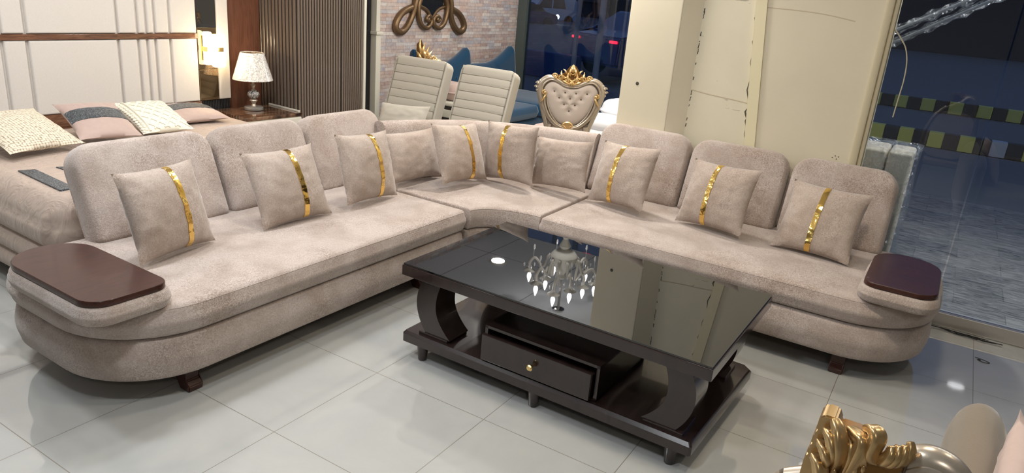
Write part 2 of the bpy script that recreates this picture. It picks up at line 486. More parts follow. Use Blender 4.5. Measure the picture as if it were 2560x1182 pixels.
# ------------------------------------------------------------------ lamps in the ceiling, inferred downlights and added fill
def downlight_or_fill(x, y, power, r, c):
    t = thing('downlight_or_fill', 'round ceiling light out of view, among inferred downlights and added fills', 'ceiling light', (x, y, CEIL), 0, 'recessed downlights in the ceiling')
    bm = BM(); lathe(bm, [(r+.03, -.004), (r+.028, -.012), (r, -.014), (r, -.004)], 28); obj('trim_ring', bm, 'cream_lacquer', t)
    bm = BM(); lathe(bm, [(r, -.006), (r, -.011)], 28); obj('diffuser', bm, 'diffuser', t)
    L = bpy.data.lights.new('downlight_or_fill_lamp', 'AREA'); L.shape = 'DISK'; L.size = 2*r; L.energy = power*KEY; L.color = c
    o = bpy.data.objects.new('downlight_or_fill_lamp', L); COL.objects.link(o); o.parent = t; o.location = (0, 0, -.02)
for a in DOWNLIGHTS_AND_FILLS: downlight_or_fill(*a)

# ------------------------------------------------------------------ room shell
YG = 4.88; YB = 9.1; XW = -5.55
bm = BM()
pts = [(XW, -3.2), (3.6, -3.2), (3.6, YG), (-1.9, YG), (-1.9, YB), (XW, YB)]
a = [bm.verts.new((x, y, 0)) for x, y in pts]; b2 = [bm.verts.new((x, y, -.12)) for x, y in pts]
bm.faces.new(a); bm.faces.new(b2[::-1])
for i in range(6): bm.faces.new((a[i], b2[i], b2[(i+1) % 6], a[(i+1) % 6]))
struct('floor', bm, 'tile')
bm = BM()
a = [bm.verts.new((x, y, CEIL)) for x, y in pts]; b2 = [bm.verts.new((x, y, CEIL+.12)) for x, y in pts]
bm.faces.new(a); bm.faces.new(b2[::-1])
for i in range(6): bm.faces.new((a[i], b2[i], b2[(i+1) % 6], a[(i+1) % 6]))
struct('ceiling', bm, 'ceiling')
struct('wall_left', box(BM(), XW-.15, XW, -3.2, 6.05, 0, CEIL), 'cream_wall')
struct('wall_stone', box(BM(), XW-.15, XW+.02, 6.05, YB, 0, CEIL), 'brick')
M['shop_wall'] = plain('grey_beige_shop_wall', (.34, .32, .29), .6)
struct('wall_rear', box(BM(), XW-.15, 3.75, -3.35, -3.2, 0, CEIL), 'shop_wall')
struct('wall_right', box(BM(), 3.6, 3.75, -3.2, YG, 0, CEIL), 'shop_wall')
struct('wall_return', box(BM(), -1.98, -1.9, 5.05, YB, 0, CEIL), 'pillar_plain')
# rear display window
struct('window_1', box(BM(), XW+.16, -1.98, YB, YB+.012, 0.04, CEIL), 'glass')
struct('trim_1', box(BM(), XW+.02, XW+.16, YB-.06, YB+.06, 0, CEIL, .006), plain('green_grey_frame', (.06, .075, .07), .5))
struct('trim_2', box(BM(), XW, -1.9, YB-.05, YB+.07, 0, .05, .006), 'aluminium')
# dark sheet imitating the unlit gap of a doorway beside the wardrobe
struct('dark_gap_1', box(BM(), XW+.003, XW+.06, 5.5, 6.0, 0, 2.5), 'dark_opening')
bm = BM(); box(bm, XW+.002, XW+.13, 6.01, 6.09, 0, 1.15, .008); box(bm, XW+.002, XW+.15, 5.995, 6.105, 1.15, 1.185, .008); box(bm, XW+.002, XW+.12, 6.02, 6.08, 1.185, CEIL, .006)
struct('trim_3', bm, 'cream_lacquer')

# column between the windows
t = struct('wall_pillar', box(BM(), -2.03, -.47, 4.9, 5.07, 0, CEIL), 'pillar_plain')
bm = BM(); box(bm, -2.03, -1.66, 4.78, 4.9, 0, CEIL, .012)
struct('face_board', bm, 'pillar_plain', t)
bm = BM(); prism(bm, [(0, 0)]*0 or [(-1.665, 0), (-1.545, 0), (-1.545, CEIL), (-1.665, CEIL)], 4.86, 4.9)
bm.free(); bm = BM()
q = [(-1.662, 4.785), (-1.545, 4.855), (-1.545, 4.9), (-1.662, 4.9)]
loft(bm, [[(x, y, 0) for x, y in q], [(x, y, CEIL) for x, y in q]])
struct('chamfer_board', bm, 'pillar_plain', t)
struct('middle_board', box(BM(), -1.545, -1.02, 4.855, 4.9, 0, CEIL), 'pillar', t)
bm = BM()   # slanting yellowed batten
q0 = [(-1.035, 4.835), (-.965, 4.835), (-.965, 4.9), (-1.035, 4.9)]; q1 = [(-1.315, 4.835), (-1.245, 4.835), (-1.245, 4.9), (-1.315, 4.9)]
loft(bm, [[(x, y, 0) for x, y in q0], [(x, y, CEIL) for x, y in q1]])
struct('batten', bm, 'pillar_strip', t)
bm = BM()
q0 = [(-.965, 4.845), (-.475, 4.845), (-.475, 4.9), (-.965, 4.9)]; q1 = [(-1.245, 4.845), (-.475, 4.845), (-.475, 4.9), (-1.245, 4.9)]
loft(bm, [[(x, y, 0) for x, y in q0], [(x, y, CEIL) for x, y in q1]])
struct('right_board', bm, 'pillar_plain', t)
bm = BM(); box(bm, -.475, -.43, 4.825, 4.95, 0, CEIL, .012); box(bm, -.432, -.405, 4.84, 4.95, 0, CEIL, .01)
struct('edge_post', bm, 'pillar_strip' if False else plain('aged_cream_post', (.52, .46, .32), .4), t)
bm = BM()
rs = random.Random(3)
for seg in ((.86, 1.0, .004), (1.0, 1.06, .007), (1.06, 1.12, .012), (1.12, 1.3, .008), (1.32, 1.46, .004), (1.5, 1.56, .005), (1.66, 1.7, .005)):
    z0, z1, w = seg
    xa = -1.035-.1*z0; xb = -1.035-.1*z1
    P = [(xa-w*.3, 4.8545, z0), (xa-w*.9, 4.8545, (2*z0+z1)/3), (xb-w, 4.8545, (z0+2*z1)/3), (xb-w*.4, 4.8545, z1)]
    tube(bm, P, lambda u, w=w: w*.6*math.sin(PI*min(max(u, .12), .88)), 6, flat=.2, nrm=(0, 1, 0))
for i in range(26):
    z = .9+.9*rs.random(); ln = .006+.02*rs.random(); x = -1.543+.004*rs.random()
    tube(bm, [(x, 4.8545, z), (x+.003, 4.854, z+ln)], .002+.001*rs.random(), 5)
ball(bm, (-1.905, 4.779, 1.187), .012, (1, .2, 1))
for (x, z) in ((-.575, .905), (-.55, .9), (-.56, .918), (-.54, .915)): ball(bm, (x, 4.844, z), .0035, (1, .4, 1), 8, 6)
struct('crack', bm, 'crack', t)
bm = BM(); tube(bm, cr_path([(-1.54, 4.855, 1.19), (-1.4, 4.855, 1.175), (-1.25, 4.855, 1.165), (-1.15, 4.855, 1.155)], 4), .005, 5, flat=.2, nrm=(0, 1, 0))
tube(bm, cr_path([(-1.2, 4.845, 1.755), (-1.0, 4.845, 1.755), (-.8, 4.845, 1.745), (-.62, 4.845, 1.72)], 4), .004, 5, flat=.2, nrm=(0, 1, 0))
struct('joint_line', bm, 'faint_crack', t)

# shop front glazing on the right
struct('window_2', box(BM(), -.405, .178, YG, YG+.01, .09, CEIL), 'glass')
struct('window_3', box(BM(), .186, 1.9, YG, YG+.01, .09, CEIL), 'glass')
struct('window_4', box(BM(), 1.908, 3.6, YG, YG+.01, .09, CEIL), 'glass')
struct('trim_4', box(BM(), -.4, 3.6, YG-.03, YG+.045, 0, .09, .008), 'aluminium')

# ------------------------------------------------------------------ sectional sofa
SECT = 'sections of the corner sofa'
def straight_section(name, label, loc, rz, s, L, cushions, arm_v, ch, yb=.98):
    t = thing(name, label, 'sofa', loc, rz, SECT)
    MX = Matrix.Diagonal((s, 1, 1, 1))
    fo = rr(0.008, 0, L, yb, (.02, .40, .30, .02), 12)
    bm = BM(); slab(bm, fo, puff(.115, .306, .03, .012), MX); obj('base', bm, 'sofa', t)
    bm = BM()
    f2 = rr(0.006, -.012, L+.012, yb, (.03, .41, .30, .03), 12)
    slab(bm, f2, puff(.308, .447, .035, .012, 5, .012), MX)
    pts = [Vector((x, y, .432)) for x, y in f2(.006)]
    pts = [p_ for p_ in pts if p_.y < yb*.7]
    tube(bm, pts, .0015, 5, M4=MX)
    obj('seat_cushion', bm, 'sofa', t)
    # low rear frame behind the cushions
    bm = BM(); A = Matrix.Translation((0, .965, .44)) @ Matrix.Rotation(-math.radians(14), 4, 'X')
    slab(bm, rr(.20, 0, L-.48, .33, (.03, .03, .10, .03), 8), puff(-.0, .06, .02), MX @ A @ Matrix.Rotation(PI/2, 4, 'X') @ Matrix.Diagonal((1, 1, -1, 1)))
    obj('back_frame', bm, 'sofa', t)
    for (u0, u1) in cushions:
        bm = BM()
        A = Matrix.Translation((0, .80, .452)) @ Matrix.Rotation(-math.radians(22), 4, 'X') @ Matrix.Rotation(PI/2, 4, 'X')
        # local: x along sofa, y up, z towards the front -> thickness
        h = ch
        ly = [(-.15, .05), (-.145, .025), (-.13, .01), (-.11, 0.0), (-.07, -.004), (-.035, 0.0), (-.016, .006), (-.006, .014), (-.001, .025), (.004, .05), (.010, .1), (.014, .16)]
        slab(bm, rr(u0, 0, u1, h, (.035, .035, .115, .115), 8), ly, MX @ A)
        pts = [Vector((x, y, -.118)) for x, y in rr(u0, 0, u1, h, (.035, .035, .115, .115), 8)(.002)]
        tube(bm, pts, .004, 5, True, MX @ A)
        obj('back_cushion', bm, 'sofa', t)
    # arm pad and wooden tray top
    u0, u1, v0, v1 = arm_v
    bm = BM(); slab(bm, rr(u0-.012, v0-.012, u1+.012, v1+.012, (.075, .10, .26, .16), 10), puff(.446, .523, .022, .006), MX); obj('arm_pad', bm, 'sofa', t)
    bm = BM(); slab(bm, rr(u0, v0, u1, v1, (.065, .09, .25, .15), 10), [(.523, .004), (.526, 0), (.543, 0), (.548, .004)], MX); o = obj('arm_top', bm, 'mahogany', t)
    o['label'] = 'dark red-brown wooden top of the arm'
    for (u, v) in ((L-.36, .05), (.3, .05), (L-.36, .86), (.3, .86)):
        bm = BM(); sg = -1 if v < .4 else 1
        q = [(0, .118), (.0, .085), (sg*.035, .03), (sg*.05, .0), (sg*.11, .0), (sg*.115, .028), (sg*.09, .05), (sg*.085, .118)]
        if sg > 0: q = [(-x, z) for x, z in q]
        B = Matrix.Translation((u, v + (.12 if v < .4 else 0), 0)) @ Matrix.Rotation(PI/2, 4, 'Z')
        prism(bm, q, -.034, .034, MX @ B)
        bmesh.ops.bevel(bm, geom=list(bm.edges), offset=.004, segments=2, affect='EDGES')
        obj('foot', bm, 'mahogany', t)
    return t
straight_section('sofa_section', 'long taupe velvet sofa section with wide dark wood arm top, in front of the bed', (-2.372, 3.462, 0), PI/2-.018, -1, 2.18,
                 [(-.255, .40), (.415, 1.035), (1.055, 1.775)], (1.915, 2.235, .02, .715), .482)
straight_section('sofa_section', 'taupe velvet sofa section below the cream pillar, dark wood arm top at the glass end', (-1.975, 3.682, 0), 0.0, 1, 2.135,
                 [(-.10, .555), (.57, 1.19), (1.215, 1.81)], (1.80, 2.12, -.01, .60), .505)

def corner_section():
    t = thing('sofa_section', 'curved corner section of the taupe sofa with low rounded back, joining the two long sections', 'sofa', (-2.64, 4.06, 0), 0, SECT)
    O = Vector((2.64, -4.06, 0))
    def outline(d):
        P = []
        k = 14
        # concave front, from left joint to right joint
        xa, ya, xb, yb_ = -2.362, 3.486, -1.982, 3.706
        rx, ry = xb-xa+d, yb_-ya
        for i in range(k+1):
            th = PI - i/k*PI/2
            P.append((xb - .0 + (rx)*math.cos(th) - 0, ya + (ry+d)*math.sin(th)))
        # outer curved back from right joint to left joint
        RX, RY = 1.325-d, 1.19-d
        for i in range(25):
            th = PI/2 + i/24*PI/2
            P.append((-1.982+RX*math.cos(th), 3.486+RY*math.sin(th)))
        P = [(x, y) for x, y in P]
        # inset the two straight joints
        out = []
        for x, y in P:
            out.append((min(x, -1.982-max(d, 0)*.6), max(y, 3.486+max(d, 0)*.6)))
        return out
    TM = Matrix.Translation(O)
    bm = BM(); slab(bm, outline, puff(.115, .306, .02, .0), TM); obj('base', bm, 'sofa', t)
    bm = BM(); slab(bm, lambda d: outline(d-.01), puff(.308, .447, .03, .006, 5), TM)
    pts = [Vector((x, y, .434)) for x, y in outline(-.006)[:15]]
    tube(bm, pts, .0015, 5, M4=TM)
    obj('seat_cushion', bm, 'sofa', t)
    # curved back: section in (rho, z), swept along a quarter ellipse
    bm = BM(); sec = []
    base_in, base_out = 0.0, 1.0
    prof = [(0.00, .44), (.045, .57), (.082, .70), (.10, .765), (.112, .795), (.135, .815), (.165, .822), (.20, .817), (.225, .80), (.238, .775), (.245, .70), (.245, .5), (.245, .3), (.235, .125), (.1, .125)]
    rings = []
    K = 28
    for i in range(K+1):
        th = PI/2 + i/K*PI/2
        th = min(max(th, PI/2+.075), PI-.155); fl = abs(th-.75*PI)/(PI/4)
        ring = []
        for (d, z) in prof:
            RX, RY = 1.095+d*.94+.09*fl**4, .965+d*.92+.04*fl**4
            ring.append((-1.982+RX*math.cos(th), 3.486+RY*math.sin(th), z))
        rings.append(ring)
    loft(bm, rings, TM)
    obj('back', bm, 'sofa', t)
    for (x, y) in ((-2.45, 3.75), (-2.1, 3.85), (-2.9, 4.2), (-2.1, 4.5), (-3.1, 3.6)):
        bm = BM(); lathe(bm, [(.022, 0), (.03, .118)], 14, Matrix.Translation(O+Vector((x, y, 0)))); obj('foot', bm, 'mahogany', t)
    return t
corner_section()

# ------------------------------------------------------------------ pillows
def pillow_bm(w, h, T, N=26, seed=0, crease=1.0, pinch=.08):
    bm = BM(); rs = random.Random(seed); off = Vector((rs.random()*50, rs.random()*50, rs.random()*50))
    def pt(u, v, sgn):
        pu = 1-pinch*(1-v*v)**.8*abs(u)**3; pv = 1-pinch*(1-u*u)**.8*abs(v)**3
        x = u*w/2*pu; z = h/2+v*h/2*pv
        a = max(0, (1-u*u))**.55*max(0, (1-v*v))**.55
        th = T*a
        eg = max(abs(u), abs(v))
        wr = noise.noise(Vector((u*6, v*6, 3*sgn))*1.0+off)*.006*crease
        along = v if abs(u) > abs(v) else u
        wr += math.sin(along*26+off.x+noise.noise(Vector((u*3, v*3, 0))+off)*4)*.0022*crease*max(0, (eg-.55))/.45*(1-eg)*4
        return (x, sgn*(th+wr*min(1, a*3)), z)
    for sgn in (-1, 1):
        g = [[bm.verts.new(pt(-1+2*i/N, -1+2*j/N, sgn)) for j in range(N+1)] for i in range(N+1)]
        for i in range(N):
            for j in range(N): bm.faces.new((g[i][j], g[i+1][j], g[i+1][j+1], g[i][j+1]))
    return bm, pt

def pose(o, q, zs):
    x, y, yaw, lean, roll, w, h = q
    R = Matrix.Rotation(yaw, 4, 'Z') @ Matrix.Rotation(-lean, 4, 'X') @ Matrix.Rotation(-roll, 4, 'Y')
    mn = min((R @ Vector((sx*w/2, 0, sz))).z for sx in (-1, 1) for sz in (0, h))
    o.matrix_world = Matrix.Translation((x, y, zs-mn)) @ R

def throw_pillow(label, q, band, seed, zs=.468, mat='pillow', T=.072, cat='pillow', group=None, bw=.068, name='throw_pillow'):
    w, h = q[5]*1.02, q[6]*1.02
    t = thing(name, label, cat, group=group)
    bm, pt = pillow_bm(w, h, T, seed=seed); obj('cover', bm, mat, t, angle=75)
    if band is not None:
        bm = BM(); N = 40; cols = []
        for i in range(4):
            u = band-bw+2*bw*i/3
            c = []
            for j in range(N+1):
                v = -1+2*j/N
                x, y, z = pt(u, v*.995, -1)
                c.append(bm.verts.new((x, y-.0035+(noise.noise(Vector((u*3, v*9, seed)))*.0012), z)))
            cols.append(c)
        for i in range(3):
            for j in range(N): bm.faces.new((cols[i][j], cols[i+1][j], cols[i+1][j+1], cols[i][j+1]))
        r = bmesh.ops.extrude_face_region(bm, geom=list(bm.faces))
        for v_ in [e for e in r['geom'] if isinstance(e, bmesh.types.BMVert)]: v_.co.y += .003
        obj('gold_band', bm, 'gold_band', t, angle=60)
    pose(t, (q[0], q[1], q[2], q[3], q[4], w, h), zs)
    return t
G = 'gold-banded pillows on the corner sofa'
throw_pillow('gold-banded taupe pillow nearest the wide dark wood arm top, on the left sofa section', (-2.832, 1.857, 1.776, .331, -.033, .438, .40), .20, 1, group=G)
throw_pillow('gold-banded taupe pillow at the middle back cushion of the left sofa section', (-2.82, 2.553, 1.51, .453, 0, .446, .40), .18, 2, group=G)
throw_pillow('gold-banded taupe pillow at the inner end of the left sofa section, beside a plain cushion', (-2.79, 3.098, 1.622, .307, -.061, .444, .40), .2, 3, group=G)
throw_pillow('plain taupe cushion left in the sofa corner, half behind two banded pillows', (-2.93, 3.683, 1.538, .343, -.026, .50, .33), None, 4, group='plain cushions in the sofa corner', T=.062)
throw_pillow('gold-banded taupe pillow in the sofa corner, turned to the right', (-2.659, 3.857, 1.5, .403, -.085, .446, .395), .2, 5, group=G)
throw_pillow('gold-banded taupe pillow in the sofa corner, below the throne chair', (-2.483, 4.099, -.142, .12, .065, .441, .39), -.12, 6, group=G)
throw_pillow('plain taupe cushion right in the sofa corner, beside a banded pillow', (-2.14, 4.18, -.212, .25, .11, .475, .33), None, 7, group='plain cushions in the sofa corner', T=.062)
throw_pillow('gold-banded taupe pillow on the right sofa section, next to the corner', (-1.687, 4.111, -.291, .395, .088, .441, .405), -.14, 8, group=G)
throw_pillow('gold-banded taupe pillow in the middle of the right sofa section', (-1.083, 4.124, -.276, .399, .061, .441, .40), -.12, 9, group=G)
throw_pillow('gold-banded taupe pillow nearest the small dark wood arm top, by the glass', (-.499, 4.125, -.1, .58, .0, .425, .42), -.06, 10, group=G)

# ------------------------------------------------------------------ coffee table
t = thing('coffee_table', 'dark espresso coffee table with black glass top, curved legs and one drawer', 'coffee table', (-1.29, 2.9, 0), -.012)
OX, OY = 1.29, -2.9
TM = Matrix.Translation((OX, OY, 0))
bm = BM(); box(bm, -2.005, -.512, 2.43, 3.325, .428, .4785, .003, TM); obj('table_frame', bm, 'espresso', t)
bm = BM(); box(bm, -2.0, -.517, 2.435, 3.32, .479, .487, 0, TM); o = obj('glass_top', bm, 'black_glass', t); o['label'] = 'black mirror-like glass top'
bm = BM()
ch = .03
q = [(-2.0+ch*.3, 2.44), (-.54-ch*.3, 2.44), (-.54, 2.45), (-.52, 3.26-ch), (-.52-ch, 3.26), (-2.0+ch, 3.26), (-2.0, 3.26-ch), (-2.0, 2.45)]
loft(bm, [[(x, y, .082) for x, y in q], [(x, y, .122) for x, y in q], [(x*.985-.019, (y-2.85)*.97+2.85, .136) for x, y in q]], TM)
obj('shelf', bm, 'espresso', t)
for (x0, sg, y0) in ((-1.835, 1, 2.475), (-.675, -1, 2.475), (-1.835, 1, 3.04), (-.675, -1, 3.04)):
    bm = BM(); P1, P2 = [], []
    for i in range(15):
        z = .150+(.428-.150)*i/14; k = (z-.30)/.145
        off = -.055*(1-k*k) if abs(k) < 1.3 else 0
        flare = .028*max(0, -k)**2
        P1.append((x0+sg*(off-.055), z)); P2.append((x0+sg*(off*.75+.045+flare*1.6), z))
    prism(bm, P1+P2[::-1], y0, y0+.15, TM); obj('curved_leg', bm, 'espresso', t, angle=25)
    bm = BM(); box(bm, x0-.085, x0+.085, y0-.006, y0+.156, .1355, .150, .003, TM); obj('leg_plinth', bm, 'espresso', t)
bm = BM()
for bx in ((-1.545, -1.53, 2.475, 3.0, .136, .302), (-.985, -.97, 2.475, 3.0, .136, .302), (-1.545, -.97, 2.475, 3.0, .290, .303), (-1.545, -.97, 2.985, 3.0, .136, .302), (-1.545, -.97, 2.475, 3.0, .136, .143)): box(bm, *bx, 0, TM)
dc = obj('drawer_case', bm, 'espresso', t)
bm = BM(); box(bm, -1.54, -.992, 2.442, 2.462, .146, .272, .004, TM); box(bm, -1.525, -1.0, 2.462, 2.95, .150, .25, .0, TM); dr = obj('drawer', bm, 'espresso', t)
bm = BM(); lathe(bm, [(.006, 0), (.006, .018), (.013, .022), (.015, .029), (.010, .034)], 18, TM @ Matrix.Translation((-1.268, 2.442, .212)) @ Matrix.Rotation(PI/2, 4, 'X')); obj('knob', bm, 'brass', dr)
for x in (-1.895, -1.263, -.625):
    for y in (2.475, 3.2):
        bm = BM(); lathe(bm, [(.019, 0), (.021, .003), (.03, .083)], 18, TM @ Matrix.Translation((x, y, 0))); obj('foot', bm, 'espresso', t)

# ------------------------------------------------------------------ bed, headboard, night stand
XB = -5.3
t = thing('headboard', 'tall ivory upholstered headboard with vertical grooves and walnut rails', 'headboard', (XB, 2.9, 0))
TM = Matrix.Translation((0, -2.9, 0))
R90 = Matrix(((0, 0, 1, 0), (1, 0, 0, 0), (0, 1, 0, 0), (0, 0, 0, 1)))   # (a,b,c) -> x=c, y=a, z=b
bounds = [1.6, 2.335, 2.487, 3.108, 3.262, 3.333, 3.400, 3.525, 3.768]
for (z0, z1) in ((.645, 1.148), (1.19, 2.05)):
    for a, b_ in zip(bounds, bounds[1:]):
        bm = BM(); slab(bm, rr(a+.009, z0, b_-.009, z1, .006, 3), [(-.04, 0), (-.012, 0), (-.004, .003), (-.001, .008), (0, .014)], TM @ R90); obj('upholstered_panel', bm, 'headboard_fabric', t)
bm = BM(); slab(bm, rr(3.95, .645, 4.062, 2.05, .006, 3), [(-.06, 0), (-.012, 0), (-.003, .004), (0, .012)], TM @ R90); obj('wing_panel', bm, 'headboard_fabric', t)
bm = BM(); box(bm, -.055, -.022, 1.6, 3.77, .645, 2.05, 0, TM); obj('groove_backing', bm, 'headboard_fabric', t)
bm = BM(); box(bm, -.05, .004, 1.6, 3.77, 1.15, 1.188, .002, TM); o = obj('middle_rail', bm, 'walnut', t)
bm = BM(); box(bm, -.06, .0, 1.6, 3.77, .36, .643, .002, TM); box(bm, -.08, -.061, 1.6, 4.06, 0, 2.1, 0, TM); o = obj('lower_rail', bm, 'walnut', t)
bm = BM(); box(bm, -.05, -.008, 3.772, 3.946, 1.232, 2.05, .002, TM); o = obj('black_strip', bm, 'black_mirror', t); o['label'] = 'black mirror strip above the lit sconce'
bm = BM(); box(bm, -.05, -.010, 3.772, 3.946, .90, 1.232, .002, TM); box(bm, -.05, -.010, 3.772, 3.946, .645, .897, .002, TM); o = obj('bronze_strip', bm, 'bronze_mirror', t); o['label'] = 'bronze mirror strip below the sconce'
bm = BM()
for i in range(18): tube(bm, [(-.03, -2.9+3.79+i*.0155, .36), (-.03, -2.9+3.79+i*.0155, .64)], .0072, 6)
obj('fluted_skirt', bm, plain('black_fluted_trim', (.02, .02, .022), .4), t)

t = thing('wall_sconce', 'lit brass sconce with glowing glass tubes on the headboard', 'wall lamp', (XB, 3.86, 1.07))
bm = BM(); box(bm, -.0, .02, -.045, .045, -.1, .1, .004); obj('back_plate', bm, 'brass', t)
for (y, x, w, dz) in ((-.045, .05, .030, .005), (.03, .085, .052, -.012)):
    bm = BM(); slab(bm, rr(x-.032, y-w, x+.032, y+w, .02, 5), [(-.13+dz, .008), (-.122+dz, 0), (.122+dz, 0), (.13+dz, .008)]); obj('glass_tube', bm, 'sconce_glow', t)
bm = BM(); box(bm, .02, .122, -.03, .055, -.018, .018, .003); box(bm, .02, .088, -.078, -.06, -.02, .02, .003); obj('clamp_band', bm, 'brass', t)
L = bpy.data.lights.new('sconce_lamp', 'POINT'); L.energy = 3; L.color = (1, .78, .46); L.shadow_soft_size = .05
o = bpy.data.objects.new('sconce_lamp', L); COL.objects.link(o); o.parent = t; o.location = (.19, 0, 0)

t = thing('bed', 'double bed with dusty pink quilt and slate sequin strips, behind the left sofa section', 'bed', (-4.28, 2.78, 0), -.03)
bm = BM(); slab(bm, rr(-.93, -.96, .70, 1.0, .08, 6), [(.02, .03), (.12, .03)]); obj('bed_base', bm, plain('dark_bed_base', (.05, .035, .03), .6), t)
bm = BM()
ly = []
zc = [.09, .20, .32, .44]
for a, b_ in zip(zc, zc[1:]):
    for i in range(7):
        u = i/7; ly.append((a+(b_-a)*u, -.020*math.sin(PI*u)**.6 + (.006 if i == 0 else 0) + .03*(b_-.44)/.44*0))
for i in range(9):
    th = i/8*PI/2; ly.append((.44+.14*math.sin(th), .12-.12*math.cos(th)))
ly += [(.582, .22), (.585, .35), (.586, .5)]
slab(bm, rr(-.93, -1.075, .75, 1.02, .12, 24), ly)
for v_ in bm.verts:
    s_ = noise.noise(Vector((v_.co.x*5, v_.co.y*5, v_.co.z*7)))*.012
    s_ += .008*math.sin(v_.co.x*34+3*noise.noise(v_.co*4)) * (1 if v_.co.z < .5 else 0)
    v_.co += Vector((v_.co.x*.1, v_.co.y, 0)).normalized()*s_ + Vector((0, 0, s_*.35))
qt = obj('quilt', bm, 'duvet', t, angle=80)
for (pts) in ([(.10, -.935), (.13, -.86), (.585, -.88), (.585, -.955)], [(.14, -.76), (.17, -.69), (.585, -.62), (.585, -.73)], [(-.1, .15), (.25, .15), (.585, .2), (.585, .08)]):
    bm = BM(); loft(bm, [[(x, y, .56) for x, y in pts], [(x, y, .5895) for x, y in pts]]); o = obj('sequin_strip', bm, 'sequin', qt); o['label'] = 'slate grey sequin strip'

def bed_pillow(name, label, q, zs, T, mat, seed, cat='pillow'):
    t = thing(name, label, cat, group='pillows on the bed')
    bm, pt = pillow_bm(q[5], q[6], T, seed=seed, crease=.6); obj('cover', bm, mat, t, angle=75)
    pose(t, q, zs); return t, pt
def surf_strip(pt, us, vs, nu, nv, off=-.004):
    bm = BM(); g = []
    for i in range(nu+1):
        r = []
        for j in range(nv+1):
            x, y, z = pt(us[0]+(us[1]-us[0])*i/nu, vs[0]+(vs[1]-vs[0])*j/nv, -1); r.append(bm.verts.new((x, y+off, z)))
        g.append(r)
    for i in range(nu):
        for j in range(nv): bm.faces.new((g[i][j], g[i+1][j], g[i+1][j+1], g[i][j+1]))
    r = bmesh.ops.extrude_face_region(bm, geom=list(bm.faces))
    for v_ in [e for e in r['geom'] if isinstance(e, bmesh.types.BMVert)]: v_.co.y -= off*.9
    return bm
bed_pillow('bed_pillow', 'cream basket-weave knit pillow leaning at the near side of the bed', (-4.42, 2.12, 1.70, 1.27, -.02, .45, .50), .63, .055, 'knit', 21)
p_, pt = bed_pillow('bed_pillow', 'pink satin pillow with sequin band between the two cream pillows', (-4.48, 2.53, 1.45, 1.25, -.05, .38, .47), .63, .055, 'pink', 22)
o = obj('sequin_band', surf_strip(pt, (-.98, .98), (-.25, .32), 24, 8), 'sequin', p_); o['label'] = 'slate sequin band'
p_, pt = bed_pillow('bed_pillow', 'ivory macrame pillow with diamond pattern, beside the pink sequin pillow', (-4.50, 2.94, 1.42, 1.30, .03, .36, .47), .62, .055, 'macrame', 23)
bm = BM()
for k in range(-3, 5):
    for sg in (1, -1):
        for dd in (-.035, 0, .035):
            P = []
            for i in range(25):
                u = -.62+1.58*i/24; v = sg*(u*1.05)+k*.42+dd
                if abs(v) < .96: P.append(Vector(pt(u, v, -1))+Vector((0, -.003, 0)))
            if len(P) > 3: tube(bm, P, .0042, 5)
for j in range(15):
    for i in range(2): ball(bm, Vector(pt(-.92+.12*i, -.93+j*.133+(.066 if i else 0), -1)), .013, (1, .8, 1), 8, 6)
P = [Vector(pt(-.68, -.97+1.94*i/24, -1))+Vector((0, -.004, 0)) for i in range(25)]; tube(bm, P, .007, 6)
obj('cord_pattern', bm, 'macrame', p_)
p_, pt = bed_pillow('bed_pillow', 'pink satin pillow with glittering sequin band, far side next to the night stand', (-4.72, 3.36, 1.45, 1.47, .0, .46, .44), .62, .05, 'pink', 24)
o = obj('sequin_band', surf_strip(pt, (-.98, .98), (-.2, .40), 24, 8), 'sequin', p_); o['label'] = 'glittering sequin band'
bed_pillow('bed_pillow', 'plain pink satin pillow lying flat under the basket-weave pillow at the photo edge', (-4.72, 1.74, 1.6, 1.46, .0, .28, .40), .61, .05, 'pink', 25)

t = thing('night_stand', 'cream night stand with glossy striped dark wood top under the lamp', 'bedside table', (-5.075, 4.14, 0), -.075)
bm = BM(); box(bm, -.20, .245, -.275, .275, 0.04, .535, .004); box(bm, -.18, .2, -.25, .25, 0, .04); obj('body', bm, 'cream_lacquer', t)
bm = BM(); box(bm, -.205, .252, -.282, .282, .536, .566, .003); obj('top', bm, 'macassar', t)
for z in (.06, .30):
    bm = BM(); box(bm, .2455, .257, -.268, .268, z, z+.225, .003); d = obj('drawer', bm, 'cream_lacquer', t)
    bm = BM(); box(bm, .257, .272, -.06, .06, z+.12, z+.132, .003); obj('handle', bm, 'brass', d)
bm = BM(); box(bm, -.20, .22, .262, .281, .5665, .580, .002); o = obj('raised_lip', bm, 'cream_lacquer', t)

t = thing('table_lamp', 'table lamp with marbled shade in clear film and patterned ball base on the night stand', 'lamp', (-5.12, 4.145, .567))
bm = BM(); lathe(bm, [(.076, 0), (.080, .004), (.080, .022), (.072, .03), (.03, .034)], 28); obj('base', bm, 'pewter', t)
bm = BM(); lathe(bm, [(.022, .034), (.016, .05), (.022, .065), (.034, .078), (.03, .088), (.014, .094), (.012, .16), (.02, .168), (.012, .178), (.018, .20), (.024, .214), (.012, .222), (.010, .27)], 20); obj('stem', bm, 'champagne', t)
bm = BM(); lathe(bm, [(.012, .092), (.034, .102), (.048, .122), (.050, .136), (.042, .155), (.022, .170)], 24); obj('ball', bm, 'floral', t)
bm = BM(); lathe(bm, [(.162, .262), (.166, .258), (.164, .265), (.098, .478), (.096, .482), (.093, .478), (.158, .268)], 40, caps=False); obj('lamp_shade', bm, 'shade', t)
bm = BM(); tube(bm, [(.095*math.cos(a_), .095*math.sin(a_), .474) for a_ in [i*PI/8 for i in range(16)]], .003, 5, True); tube(bm, [(-.095, 0, .474), (.095, 0, .474)], .003, 5); tube(bm, [(0, 0, .27), (0, 0, .474)], .004, 6); obj('shade_ring', bm, 'brass', t)

